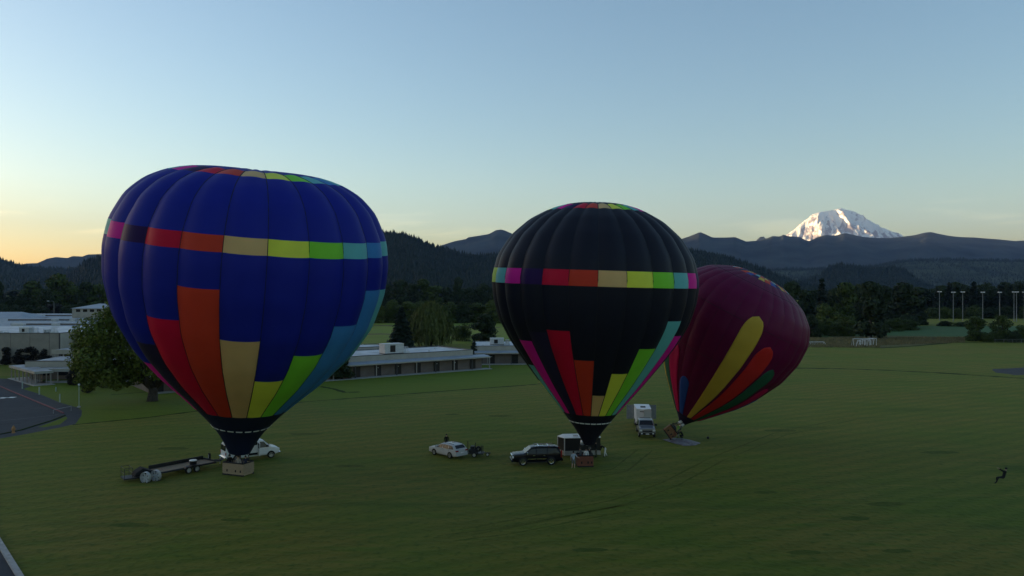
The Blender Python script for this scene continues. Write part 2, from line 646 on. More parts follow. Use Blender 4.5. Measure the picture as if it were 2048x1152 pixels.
# road and kerb in the near corner
c0, c1 = G(-30, 1040), G(46, 1165)
c2 = G(75, 1240)
sheet('road', [(c0[0] - .15, c0[1]), (c1[0] - .15, c1[1]), (c2[0] - .15, c2[1]), (c2[0] - 25, c2[1]), (c0[0] - 25, c0[1] + 8)], 0.008, ASPH, world=True)
ribbon('kerb', densify([G(-70, 1000), c0, c1, c2, (c2[0] + 1, c2[1] - 5)], 6), 0.38, 0.008, CONC, hgt=0.13)

# ------------------------------------------------------------------ hills and mountains
HILLG = mat('forest_slope', (0.012, 0.022, 0.012), 0.9, var=0.35, scale=0.012, spec=0.05)
HILLG2 = mat('wooded_foothill', (0.035, 0.050, 0.028), 0.9, var=0.45, scale=0.006, spec=0.05, col2=(0.07, 0.08, 0.04))
RANGE = mat('range_slope', (0.045, 0.050, 0.040), 0.95, var=0.4, scale=0.0035, spec=0.03)
NEEDLE = leaf_mat('fir_needles', (0.005, 0.011, 0.006), (0.018, 0.032, 0.014), 0.0)


def hill(name, sil, d, front, back, m, drop=0.0, nx=160, namp=0.06, nsc=260.0, ny=34, base=-0.5):
    px = np.array([p[0] for p in sil], float)
    py = np.array([p[1] for p in sil], float)
    X = (px - 1024) / F * d
    Z = H + (HZ - py) / F * d - drop
    xs = np.linspace(X[0], X[-1], nx)
    zr = np.maximum(np.interp(xs, X, Z), base)
    vs = np.concatenate([np.linspace(-1, 0, ny), np.linspace(0, 1, ny // 2)[1:]])
    Vv = np.zeros((len(vs), nx, 3))
    for j, v in enumerate(vs):
        ext = front if v < 0 else back
        shp = (1 - abs(v)) ** 1.15
        yy = d + v * ext
        n = fbm(xs / nsc + 5, np.full(nx, yy / nsc), 5, True) - 0.55
        Vv[j, :, 0] = xs * (yy / d if v < 0 else 1) * 1.0 + 0
        Vv[j, :, 1] = yy
        # lower towards the foot, with gullies that fade at the crest
        Vv[j, :, 2] = base + (zr - base) * np.clip(shp + n * namp * 4 * min(abs(v) * 3, 1) * (1 - abs(v)), 0, 1.02)
    o = struct(grid_mesh(name, Vv, m))
    return Vv


def forest(name, Vv, n, hmin, hmax, label, rows=None, seed=1):
    """conifers too many and too far to count: one object"""
    rg = np.random.default_rng(seed)
    a, b = Vv.shape[:2]
    jmax = int(a * 0.72)
    j = rg.random(n) * jmax
    j[: n // 4] = (a * 2 / 3 - 1) + rg.normal(0, 0.6, n // 4)
    j = np.clip(j, 0, a - 1.01)
    i = rg.random(n) * (b - 1.01)
    ji, ii = j.astype(int), i.astype(int)
    fj, fi = (j - ji)[:, None], (i - ii)[:, None]
    P = (Vv[ji, ii] * (1 - fi) + Vv[ji, ii + 1] * fi) * (1 - fj) + (Vv[ji + 1, ii] * (1 - fi) + Vv[ji + 1, ii + 1] * fi) * fj
    ok = P[:, 2] > 1.0
    P = P[ok]
    n = len(P)
    n4 = n // 4
    h = rg.uniform(hmin, hmax, n) * (0.75 + 0.5 * fbm(P[:, 0] / 60, P[:, 1] / 60, 3))
    h[: n // 4] *= 1.35
    h *= rg.choice([0.8, 1.0, 1.0, 1.35], n)
    r = h * rg.uniform(0.15, 0.24, n)
    k = 5
    V = np.zeros((n, 2 * k + 1, 3))
    ph = rg.random(n) * 6.28
    for t in range(k):
        an = ph + 2 * PI * t / k
        rr = r * rg.uniform(0.75, 1.2, n)
        V[:, t, 0] = P[:, 0] + rr * np.cos(an)
        V[:, t, 1] = P[:, 1] + rr * np.sin(an)
        V[:, t, 2] = P[:, 2] - 0.5 + h * 0.08
        V[:, k + t, 0] = P[:, 0] + rr * 0.62 * np.cos(an + .4)
        V[:, k + t, 1] = P[:, 1] + rr * 0.62 * np.sin(an + .4)
        V[:, k + t, 2] = P[:, 2] + h * rg.uniform(0.42, 0.58, n)
    V[:, 2 * k, :] = P
    V[:, 2 * k, 2] += h
    T = []
    for t in range(k):
        t2 = (t + 1) % k
        T += [(t, t2, k + t2), (t, k + t2, k + t), (k + t, k + t2, 2 * k)]
    T = np.array(T)
    Q = (T[None] + (np.arange(n) * (2 * k + 1))[:, None, None]).reshape(-1, 3)
    o = arr_mesh(name, V.reshape(-1, 3), Q, NEEDLE)
    tag(o, label, 'forest', kind='stuff')


v = hill('hills', [(-420, 470), (-200, 486), (-60, 500), (0, 519), (15, 523), (30, 530), (60, 535), (110, 538), (160, 539), (220, 541), (300, 546), (420, 560), (600, 575)],
         3400, 1500, 900, HILLG, drop=8, namp=0.05)
forest('forest', v, 9000, 9, 16, 'blue green conifer forest on the hill behind the flat school roofs', seed=3)
v = hill('hills', [(100, 578), (120, 566), (150, 548), (168, 528), (200, 517), (240, 503), (400, 475), (550, 459), (700, 459), (770, 468), (800, 471), (830, 481), (860, 493),
                   (890, 503), (920, 511), (960, 517), (1000, 511), (1040, 513), (1100, 505), (1200, 502), (1300, 502), (1380, 505), (1410, 508), (1450, 515),
                   (1480, 527), (1520, 541), (1560, 558), (1600, 572), (1650, 580)],
         2500, 1150, 700, HILLG, drop=6, nx=260, namp=0.05, nsc=200)
forest('forest', v, 26000, 8, 15, 'dark conifer forest covering the long ridge behind the blue balloon', seed=4)
v = hill('hills', [(1560, 580), (1640, 552), (1655, 538), (1680, 531), (1700, 533), (1730, 540), (1770, 538), (1790, 536), (1810, 541), (1830, 557), (1850, 572), (1880, 580)],
         3000, 500, 400, HILLG, drop=6, nx=120, namp=0.03)
forest('forest', v, 4500, 8, 15, 'dark conifer forest on the small round knoll below the snowy mountain', seed=5)
v = hill('hills', [(1380, 560), (1500, 542), (1560, 537), (1650, 536), (1750, 530), (1790, 522), (1830, 518), (1900, 517), (2048, 520), (2200, 512), (2500, 505)],
         4700, 1500, 900, HILLG2, drop=8, nx=160, namp=0.07, nsc=420)
forest('forest', v, 12000, 7, 13, 'hazy conifer forest on the foothills under the mountain range', seed=6)
hill('mountains', [(-120, 552), (-50, 545), (30, 535), (50, 527), (75, 526), (95, 517), (112, 514), (135, 516), (145, 512), (165, 513), (175, 509), (205, 508), (300, 503), (500, 506), (640, 520), (700, 540)],
     7600, 1800, 900, RANGE, nx=200, namp=0.06, nsc=700)
rg_ = [(780, 520), (820, 503), (870, 495), (900, 485), (915, 481), (932, 478), (934, 475), (960, 471), (978, 468), (992, 460), (1002, 459), (1010, 461), (1030, 470), (1080, 478), (1200, 485), (1300, 482),
       (1355, 480), (1375, 474), (1400, 464), (1408, 467), (1425, 475), (1450, 475), (1470, 474), (1480, 478), (1492, 483), (1505, 482), (1520, 481), (1535, 476), (1545, 472), (1560, 473), (1567, 469), (1575, 472),
       (1600, 474), (1612, 481), (1620, 482), (1635, 474), (1650, 470), (1670, 471), (1690, 466), (1700, 468), (1720, 473), (1740, 475), (1760, 476), (1780, 476), (1800, 474), (1830, 470), (1850, 465),
       (1862, 464), (1875, 467), (1895, 471), (1910, 473), (1920, 474), (1950, 475), (2000, 479), (2030, 482), (2048, 481), (2150, 488), (2300, 480), (2600, 470)]
hill('mountains', rg_, 8200, 2600, 1200, RANGE, nx=420, namp=0.07, nsc=900, ny=60)
# ridge added out of frame on the sunrise side, sized to shade the valley
ny_, nv_ = 120, 30
ys = np.linspace(-3000, 14400, ny_)
V = np.zeros((nv_, ny_, 3))
for j, vv in enumerate(np.linspace(-1, 1, nv_)):
    crest = 1330 + 100 * fbm(ys / 1500, ys * 0 + 3, 4)
    V[j, :, 0] = -11500 + vv * 2200
    V[j, :, 1] = ys
    V[j, :, 2] = -0.5 + crest * np.clip((1 - abs(vv)) ** .9 * (0.94 + 0.16 * fbm(ys / 500, ys * 0 + vv * 4, 4)), 0, 1.0)
struct(grid_mesh('mountains', V, RANGE))


def snow_mountain():
    d = 14000.0
    sil = [(1400, 545), (1480, 515), (1540, 489), (1575, 469), (1590, 458), (1602, 447), (1616, 437), (1627, 428), (1640, 424), (1655, 422), (1668, 420), (1676, 417.5), (1683, 416), (1690, 419), (1697, 420.5),
           (1706, 422), (1716, 427), (1726, 434), (1737, 440), (1748, 446), (1758, 453), (1772, 458), (1786, 464), (1797, 466), (1806, 472), (1840, 484), (1900, 505), (2000, 545)]
    px = np.array([p[0] for p in sil], float)
    Z = H + (HZ - np.array([p[1] for p in sil], float)) / F * d
    nx, ny = 300, 190
    pxs = np.linspace(1400, 2000, nx)
    zr = np.interp(pxs, px, Z)
    X = (pxs - 1024) / F * d
    vs = np.concatenate([np.linspace(-1, 0, ny), np.linspace(0, 1, 40)[1:]])
    xc = (1683 - 1024) / F * d
    V = np.zeros((len(vs), nx, 3))
    for j, vv in enumerate(vs):
        ext = 2600 if vv < 0 else 1800
        yy = d + vv * ext
        a = abs(vv)
        # the crest line sinks and the cone widens toward the viewer; cleavers run down the fall line
        ang = np.arctan2(X - xc, 900 + a * 2600)
        rid = fbm(ang * 7.0 + 3.1, np.full(nx, a * 1.3), 4, True)
        rid2 = fbm(X / 170 + 0.5 * a, np.full(nx, yy / 330), 4, True)
        gul = ((rid - 0.6) * 330 + (rid2 - 0.55) * 120) * np.clip(a * 9, 0, 1) * (1 - 0.3 * a)
        top = Z.max()
        base = zr - a ** 0.92 * ext * 0.56 * np.where(vv < 0, 1, 0.7)
        V[j, :, 0] = X
        V[j, :, 1] = yy
        cap = zr - a * ext * 0.05
        V[j, :, 2] = np.maximum(np.minimum(base + gul, cap), -0.5)
    m = bpy.data.materials.new('snow_and_rock')
    m.use_nodes = True
    t = m.node_tree
    p = t.nodes['Principled BSDF']
    p.inputs['Roughness'].default_value = 0.8
    p.inputs['Specular IOR Level'].default_value = 0.1
    tc = t.nodes.new('ShaderNodeTexCoord')
    mp = t.nodes.new('ShaderNodeMapping')
    mp.inputs['Scale'].default_value = (1.0, 0.45, 0.45)
    t.links.new(tc.outputs['Object'], mp.inputs[0])
    nz = t.nodes.new('ShaderNodeTexNoise')
    nz.inputs['Scale'].default_value = 0.010
    nz.inputs['Detail'].default_value = 8
    nz.inputs['Distortion'].default_value = 0.8
    t.links.new(mp.outputs[0], nz.inputs['Vector'])
    g = t.nodes.new('ShaderNodeNewGeometry')
    sx = t.nodes.new('ShaderNodeSeparateXYZ')
    t.links.new(g.outputs['Normal'], sx.inputs[0])
    sp = t.nodes.new('ShaderNodeSeparateXYZ')
    t.links.new(g.outputs['Position'], sp.inputs[0])
    # rock where steep, more of it lower down
    a1 = t.nodes.new('ShaderNodeMapRange')
    a1.inputs[1].default_value = 1500
    a1.inputs[2].default_value = 850
    a1.inputs[3].default_value = -0.02
    a1.inputs[4].default_value = 0.17
    t.links.new(sp.outputs[2], a1.inputs[0])
    a2 = t.nodes.new('ShaderNodeMath')
    a2.operation = 'MULTIPLY_ADD'
    a2.inputs[1].default_value = -0.16
    a2.inputs[2].default_value = 0.10
    t.links.new(sx.outputs[2], a2.inputs[0])
    s1 = t.nodes.new('ShaderNodeMath')
    s1.operation = 'ADD'
    t.links.new(nz.outputs[0], s1.inputs[0])
    t.links.new(a1.outputs[0], s1.inputs[1])
    s2 = t.nodes.new('ShaderNodeMath')
    s2.operation = 'ADD'
    t.links.new(s1.outputs[0], s2.inputs[0])
    t.links.new(a2.outputs[0], s2.inputs[1])
    mr = t.nodes.new('ShaderNodeMapRange')
    mr.inputs[1].default_value = 0.575
    mr.inputs[2].default_value = 0.69
    t.links.new(s2.outputs[0], mr.inputs[0])
    mx = t.nodes.new('ShaderNodeMix')
    mx.data_type = 'RGBA'
    mx.inputs[6].default_value = (0.86, 0.81, 0.71, 1)
    mx.inputs[7].default_value = (0.27, 0.23, 0.23, 1)
    t.links.new(mr.outputs[0], mx.inputs[0])
    t.links.new(mx.outputs[2], p.inputs['Base Color'])
    bp = t.nodes.new('ShaderNodeBump')
    bp.inputs['Strength'].default_value = 0.8
    bp.inputs['Distance'].default_value = 40
    t.links.new(nz.outputs[0], bp.inputs['Height'])
    t.links.new(bp.outputs[0], p.inputs['Normal'])
    struct(grid_mesh('snowy_mountain', V, m))


snow_mountain()
# rocky tooth beside the mountain
hill('mountains', [(1508, 488), (1514, 479), (1520, 474), (1527, 473), (1533, 478), (1542, 488)], 11000, 300, 200, RANGE, nx=40, namp=0.05, nsc=120)

# haze
hz = MB()
hz.b2(-16500, 16500, -3300, 16600, -1.5, 1450)
m = bpy.data.materials.new('valley_haze')
m.use_nodes = True
t = m.node_tree
t.nodes.remove(t.nodes['Principled BSDF'])
pv = t.nodes.new('ShaderNodeVolumePrincipled')
pv.inputs['Color'].default_value = (0.42, 0.58, 1.0, 1)
pv.inputs['Density'].default_value = 3.1e-5
pv.inputs['Anisotropy'].default_value = 0.1
t.links.new(pv.outputs[0], t.nodes['Material Output'].inputs['Volume'])
o = hz.build('haze', m)
o['kind'] = 'stuff'
tag(o, 'thin blue morning haze filling the valley', 'haze')
# ------------------------------------------------------------------ school buildings
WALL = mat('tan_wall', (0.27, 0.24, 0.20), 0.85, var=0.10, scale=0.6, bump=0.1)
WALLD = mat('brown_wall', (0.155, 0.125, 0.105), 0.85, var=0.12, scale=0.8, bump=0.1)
FASC = mat('cream_fascia', (0.36, 0.33, 0.275), 0.7, var=0.08, scale=0.8)
ROOF = mat('pale_membrane_roof', (0.42, 0.44, 0.45), 0.6, var=0.28, scale=0.25, col2=(0.60, 0.62, 0.63))
ROOFB = mat('metal_roof', (0.27, 0.30, 0.34), 0.5, var=0.10, scale=0.3)
SHADEROOF = mat('weathered_roof', (0.30, 0.31, 0.32), 0.7, var=0.35, scale=0.5)
COPING = mat('dark_coping', (0.05, 0.05, 0.05), 0.5)
DOORM = mat('dark_door', (0.014, 0.013, 0.014), 0.35, var=0.2)
GLASS = mat('dark_glass', (0.012, 0.014, 0.016), 0.16, spec=0.34, var=0.05)
METAL = mat('grey_metal', (0.45, 0.46, 0.46), 0.45, metal=0.4)
POSTM = mat('post_paint', (0.30, 0.27, 0.235), 0.7)
BUMP = mat('lamp_globe', (0.7, 0.7, 0.68), 0.4)


def hvac(parent, x, y, z, sx=3.4, sy=2.4, sz=1.5):
    u = MB().b2(x, x + sx, y, y + sy, z + .15, z + sz).build('rooftop_unit', METAL, parent, bevel=0.04)
    MB().b2(x + sx * .28, x + sx * .55, y - .03, y, z + .4, z + sz - .25).build('louvre', DOORM, u)
    MB().b2(x - .03, x + sx + .03, y - .03, y + sy + .03, z + sz, z + sz + .08).build('cowl', METAL, u)
    MB().b2(x, x + sx, y + .1, y + sy - .1, z, z + .15).build('curb', COPING, u)
    b = MB()
    for k in range(4):
        b.tube([(x + sx + .5 + .25 * k, y + .4, z), (x + sx + .5 + .25 * k, y + .4, z + 1.3), (x + sx + .5 + .25 * k, y + 1.6, z + 1.3), (x + sx + .5 + .25 * k, y + 1.6, z)], .05, 6)
    b.b2(x + sx + .2, x + sx + 1.5, y + .2, y + 1.8, z, z + .35)
    b.build('duct', METAL, u)


def classroom_block(label, A, ang, x0, x1, depth, bay, doors, hv, parapet0=None, parapet1=None):
    """long low school block: A = foot of the porch posts, x along the porch, y into the building"""
    B = thing('school_building', label, 'building', (A[0], A[1], 0), ang)
    p0 = x0 if parapet0 is None else parapet0
    p1 = x1 if parapet1 is None else parapet1
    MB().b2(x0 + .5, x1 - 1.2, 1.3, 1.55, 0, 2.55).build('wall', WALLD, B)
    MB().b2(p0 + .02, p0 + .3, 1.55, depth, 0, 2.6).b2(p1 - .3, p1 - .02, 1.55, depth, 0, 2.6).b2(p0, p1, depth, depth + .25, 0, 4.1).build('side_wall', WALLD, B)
    c = MB().b2(x0, x1, -.35, 1.9, 2.55, 2.78).build('porch_roof', FASC, B)
    MB().panel([(x0 - .05, -.42, 2.80), (x1 + .05, -.42, 2.80), (x1 + .05, 2.2, 3.12), (x0 - .05, 2.2, 3.12)], (0, -.1, 1), .05).build('roof_sheet', ROOFB, c)
    MB().b2(x0 - .04, x1 + .04, -.42, -.37, 2.52, 2.76).build('gutter', FASC, c)
    MB().b2(p0, p1, 2.2, 2.45, 2.9, 4.22).b2(p1 - .25, p1, 2.45, depth, 2.9, 4.22).b2(p0, p0 + .25, 2.45, depth, 2.9, 4.22).build('parapet', FASC, B)
    MB().b2(p0 - .06, p1 + .06, 2.14, 2.5, 4.22, 4.32).b2(p1 - .3, p1 + .06, 2.5, depth, 4.22, 4.32).b2(p0 - .06, p0 + .3, 2.5, depth, 4.22, 4.32).b2(p0 - .06, p1 + .06, depth, depth + .3, 4.22, 4.32).build('coping', COPING, B)
    rf = MB().b2(p0 + .25, p1 - .25, 2.45, depth, 3.9, 4.1).build('roof', ROOF, B)
    for k in range(int((p1 - p0) / 5)):
        xx = p0 + 2.5 + 5 * k + random.uniform(-1, 1)
        yy = random.uniform(3.5, depth - 1.5)
        MB().cyl((xx, yy, 4.1), (xx, yy, 4.1 + random.uniform(.3, .6)), .12, n=8).build('vent', METAL, rf)
    n = int((x1 - x0) / bay + .5)
    first = x0 + (x1 - x0 - n * bay)
    for k in range(n + 1):
        xx = max(first + bay * k, x0 + .1)
        MB().b2(xx - .09, xx + .09, -.12, .06, 0, 2.55).build('post', POSTM if k % 2 else COPING, B)
        if doors and k < n:
            dr = MB().b2(xx + .25, xx + 1.75, 1.22, 1.3, 0, 2.25).build('door', DOORM, B)
            MB().b2(xx + .25, xx + 1.75, 1.20, 1.3, 2.26, 2.34).build('frame', POSTM, dr)
            if k % 3 != 2:
                MB().sphere((xx + 1.0, 1.15, 1.75), .09).build('lamp', BUMP, dr)
    for args in hv:
        hvac(B, *args)
    MB().b2(x0, x1, -1.2, 1.3, -.02, .07).build('walkway', CONC, B)
    return B


A = G(697, 758)
ANG = math.atan2(19.8, 26.4)
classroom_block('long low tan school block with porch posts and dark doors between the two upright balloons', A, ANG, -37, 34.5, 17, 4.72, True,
                [(10.5, 4.5, 4.1, 4.6, 2.6, 2.1)], -37, 31.5)
A2 = G(962, 729)
classroom_block('smaller low school block with a rooftop unit half hidden by the black balloon', A2, R(4), -1.5, 24, 20, 5.6, True, [(2.5, 7, 4.1, 3.4, 2.4, 1.6)])
A3 = (at(716, 186), 186)
classroom_block('flat roofed school block whose roof corner shows beside the dark conifer', A3, R(20), -30, 7, 12, 6, False, [])

# big gym hall and stepped metal roofs behind the old tree
gA = G(-40, 726)
B = thing('gymnasium', 'tall windowless tan gymnasium hall with pale flat roof behind the young dark trees', 'building', (at(-60, 190), 190, 0), 0)
gx1 = at(119, 190) - at(-60, 190)
MB().b2(-20, gx1, 0, .3, 0, 7.4).build('wall', WALL, B)
b = MB()
for k in range(9):
    b.b2(-18 + k * 4.6, -17.92 + k * 4.6, -.03, 0, 0, 7.4)
b.build('wall_joint', WALLD, B)
MB().b2(gx1 - .3, gx1, .3, 6, 0, 7.4).build('side_wall', FASC, B)
MB().b2(gx1, gx1 + 9, 6, 6.3, 0, 7.2).build('wall', WALL, B)
MB().b2(gx1 + 3.1, gx1 + 3.25, 5.95, 6, 0, 7.2).b2(gx1 - .1, gx1 + .12, -.1, .12, 0, 7.4).build('downpipe', COPING, B)
MB().b2(-20, gx1 - .02, .3, 40, 7.0, 7.2).b2(gx1, gx1 + 9, 6.3, 40, 6.9, 7.1).build('roof', ROOF, B)
MB().b2(-20.1, gx1 + .08, -.06, .34, 7.4, 7.52).b2(gx1 - .34, gx1 + .08, .34, 6.3, 7.4, 7.52).b2(gx1 + .08, gx1 + 9.1, 5.94, 6.34, 7.2, 7.32).build('coping', COPING, B)
hvac(B, 9.5, 3.5, 7.2, 2.4, 2, 1.4)
hvac(B, 14.2, 5.5, 7.2, 1.2, 1.2, .8)
MB().b2(3.2, 4.6, 4, 5, 7.2, 7.7).b2(5.4, 6.2, 4, 5, 7.2, 7.6).build('roof_vent', METAL, B)

METAL_ROOF_SETS = [
    ('broad low metal roof of the school just beyond the gymnasium', -140, 175, 236, 643, 657, 5.6),
    ('second stepped metal roof of the school beyond the gymnasium', -140, 178, 272, 636, 646, 6.2),
    ('third stepped metal roof of the school below the dark trees', -140, 176, 322, 627, 637, 6.8),
]
for label, pxa, pxb, d, ytop, ybot, _ in METAL_ROOF_SETS:
    xa, xb = at(pxa, d), at(pxb, d)
    ze = zat(ybot, d)
    d2 = d + 26
    zr = zat(ytop, d2)
    B = thing('school_building', label, 'building', ((xa + xb) / 2, d, 0), 0)
    L2 = (xb - xa) / 2
    MB().b2(-L2 + .3, L2 - .3, .4, 26, 0, ze - .5).build('wall', WALLD, B)
    rf = MB().panel([(-L2, 0, ze), (L2, 0, ze), (L2, 26, zr), (-L2, 26, zr)], (0, -.05, 1), .12).build('roof', ROOFB, B)
    MB().b2(-L2, L2, -.06, 0, ze - .75, ze - .02).build('fascia', COPING, rf)
    MB().b2(-L2 * .3, L2, 12, 12.3, ze + (zr - ze) * .3, ze + (zr - ze) * .46 + .5).build('roof_step', WALLD, rf)
    b = MB()
    for k in range(int(2 * L2 / 1.6)):
        xx = -L2 + .8 + 1.6 * k
        b.panel([(xx, 0, ze + .06), (xx + .06, 0, ze + .06), (xx + .06, 26, zr + .06), (xx, 26, zr + .06)], (0, -.05, 1), .058)
    s = b.build('seam', ROOFB, rf)
    s['kind'] = 'stuff'
    b = MB()
    for k in range(3):
        xx = random.uniform(-L2 * .2, L2 * .8)
        b.b2(xx, xx + 1.8, 7, 8.6, ze + (zr - ze) * .27, ze + (zr - ze) * .3 + .9)
    b.build('roof_vent', METAL, B)
# gabled halls further back
for label, pxa, pxm, pxb, d, ye, yr in (('white hipped school roof with clerestory windows standing above the others', 140, 196, 262, 300, 617, 608),
                                        ('grey gabled school roof at the edge of the picture beyond the gymnasium', -140, 5, 44, 300, 638, 625)):
    xa, xm, xb = at(pxa, d), at(pxm, d), at(pxb, d)
    ze, zr = zat(ye, d), zat(yr, d)
    B = thing('school_building', label, 'building', (xm, d, 0), 0)
    xa -= xm
    xb -= xm
    MB().b2(xa + .5, xb - .5, .5, 18, 0, ze).build('wall', FASC, B)
    b = MB()
    for k in range(8):
        b.b2(xa + 2 + k * 2.6, xa + 3.6 + k * 2.6, .44, .5, ze - 1.3, ze - .3)
    b.build('window', GLASS, B)
    b = MB()
    q = [(xa, 0, ze), (xb, 0, ze), (xb, 19, ze), (xa, 19, ze), (xa * .35, 8, zr), (xb * .35, 8, zr)]
    b.add(q, [(0, 1, 5, 4), (1, 2, 5), (2, 3, 4, 5), (3, 0, 4), (0, 3, 2, 1)])
    b.build('roof', ROOFB, B)

# covered walkway in front of the gym
wa, wb = G(74, 771), G(26, 757)
ang = math.atan2(wb[1] - wa[1], wb[0] - wa[0])
Lw = math.hypot(wb[0] - wa[0], wb[1] - wa[1])
B = thing('covered_walkway', 'open covered walkway with flat weathered roof on posts beside the car park', 'walkway', (wa[0], wa[1], 0), ang)
cr = MB().b2(-.6, Lw + .6, -2.6, .5, 2.45, 2.62).build('roof', SHADEROOF, B)
MB().b2(-.66, Lw + .66, .5, .56, 2.2, 2.66).b2(-.66, -.6, -2.6, .5, 2.2, 2.66).build('fascia', FASC, cr)
for k in range(7):
    for yy in (.25, -2.3):
        xx = Lw * k / 6
        MB().b2(xx - .09, xx + .09, yy - .09, yy + .09, .06, 2.45).build('post', POSTM, B)
MB().b2(-.8, Lw + .8, -2.9, .8, 0, .06).build('floor', CONC, B)
wc = G(100, 768)
B = thing('covered_walkway', 'second covered walkway running from the first one toward the old tree', 'walkway', (wc[0] - 3.5, wc[1] + 1.5, 0), R(8))
cr = MB().b2(0, 17, 0, 2.6, 2.5, 2.68).build('roof', SHADEROOF, B)
MB().b2(0, 17, -.06, 0, 2.1, 2.72).build('fascia', FASC, cr)
for k in range(6):
    MB().b2(.5 + 3.2 * k, .68 + 3.2 * k, .1, .28, .06, 2.5).build('post', POSTM, B)
MB().b2(-.2, 17.2, -.5, 3, 0, .06).build('floor', CONC, B)
B = thing('school_building', 'low flat school wing with cream fascia behind the covered walkways', 'building', (at(66, 158), 158, 0), R(4))
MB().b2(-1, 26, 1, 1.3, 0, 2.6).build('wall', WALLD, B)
MB().b2(-1.5, 26, 0, .2, 2.5, 3.7).build('fascia', FASC, B)
MB().b2(-1.6, 26.1, -.06, .26, 3.7, 3.82).build('coping', COPING, B)
MB().b2(-1.5, 26, .2, 14, 3.3, 3.5).build('roof', SHADEROOF, B)
for k in range(7):
    MB().b2(.5 + 3.6 * k, 2.6 + 3.6 * k, .93, 1, .8, 2.3).build('window', GLASS, B)
B = thing('school_building', 'low porch block with cream fascia and pale columns against the gymnasium', 'building', (at(107, 178), 178, 0), R(-3))
MB().b2(0, 24, 2.5, 2.8, 0, 3.5).build('wall', DOORM, B)
MB().b2(-.5, 24, 0, .25, 3.5, 4.5).build('fascia', FASC, B)
MB().b2(-.5, 24, .25, 12, 4.2, 4.4).build('roof', SHADEROOF, B)
for k in range(9):
    MB().b2(.2 + 1.9 * k, .42 + 1.9 * k, .05, .25, 0, 3.5).build('column', POSTM, B)
B = thing('school_building', 'pale school wall with dark window bays glimpsed behind the old tree trunk', 'building', (at(150, 157), 157, 0), R(2))
MB().b2(0, 17, 0, .3, 0, 3.0).build('wall', FASC, B)
MB().b2(-.5, 17.5, -.6, 9, 3.0, 3.25).build('roof', ROOF, B)
for k in range(5):
    MB().b2(1 + 3.2 * k, 3 + 3.2 * k, -.05, 0, .9, 2.4).build('window', GLASS, B)

# ------------------------------------------------------------------ trees
BARK = mat('bark', (0.055, 0.045, 0.036), 0.9, var=0.3, scale=4, bump=0.5)
L_MID = leaf_mat('leaves_mid_green', (0.020, 0.040, 0.007), (0.085, 0.112, 0.022))
L_DARK = leaf_mat('leaves_dark_green', (0.010, 0.020, 0.006), (0.042, 0.060, 0.018))
L_FRESH = leaf_mat('leaves_fresh_green', (0.034, 0.062, 0.010), (0.120, 0.145, 0.028))
L_WILLOW = leaf_mat('leaves_willow', (0.042, 0.060, 0.014), (0.125, 0.140, 0.036))
L_PURPLE = leaf_mat('leaves_dark_plum', (0.012, 0.012, 0.010), (0.030, 0.028, 0.022))
L_FIR = leaf_mat('needles_dark', (0.010, 0.018, 0.010), (0.026, 0.040, 0.022), 0.0)


def leaf_quads(P, N, size, rg, aspect=1.5):
    n = len(P)
    N = N / np.maximum(np.linalg.norm(N, axis=1, keepdims=True), 1e-6)
    T = np.cross(N, rg.normal(size=(n, 3)))
    T /= np.maximum(np.linalg.norm(T, axis=1, keepdims=True), 1e-6)
    Bv = np.cross(N, T)
    s = (size * rg.uniform(0.55, 1.3, n))[:, None]
    V = np.stack([P - T * s * .5 * aspect, P - Bv * s * .5, P + T * s * .5 * aspect, P + Bv * s * .5], 1)
    Q = np.arange(4 * n).reshape(n, 4)
    return V.reshape(-1, 3), Q


def broad_crown(h, w, n, leaf, m, seed, base=0.12, lobes=16, name='crown', top=1.0, spread=0.8):
    rg = np.random.default_rng(seed)
    cz, rz, rx = h * (base + (1 - base) * 0.48), h * (1 - base) * 0.38, w / 2 * 0.68
    C0 = []
    for k in range(lobes):
        d = rg.normal(size=3)
        d /= np.linalg.norm(d)
        rr = rg.random() ** 0.4
        C0.append((d[0] * rx * rr, d[1] * rx * rr, cz + d[2] * rz * rr * (1.15 if d[2] > 0 else 1.0)))
    for k in range(6):
        a = k * 1.05 + rg.random()
        C0.append((math.cos(a) * rx * .72, math.sin(a) * rx * .72, h * (base + .10 + .08 * rg.random())))
    C0.append((0, 0, h * 0.80))
    C0 = np.array(C0)
    Rr = rg.uniform(0.24, 0.46, len(C0)) * w / 2 * 0.95
    Rr[-1] = h * 0.16
    k = rg.choice(len(C0), n, p=Rr ** 2 / (Rr ** 2).sum())
    d = rg.normal(size=(n, 3))
    d /= np.linalg.norm(d, axis=1, keepdims=True)
    rad = Rr[k] * (0.35 + 0.75 * rg.random(n) ** 0.45)
    P = C0[k] + d * rad[:, None] * np.array([1.05, 1.05, 0.85])
    P[:, 2] = np.maximum(P[:, 2], h * max(base, .015) * rg.uniform(.6, 1.2, n))
    N = d + rg.normal(size=(n, 3)) * 0.6 + np.array([0, 0, 0.35])
    V, Q = leaf_quads(P, N, leaf, rg)
    return arr_mesh(name, V, Q, m, link=False), C0


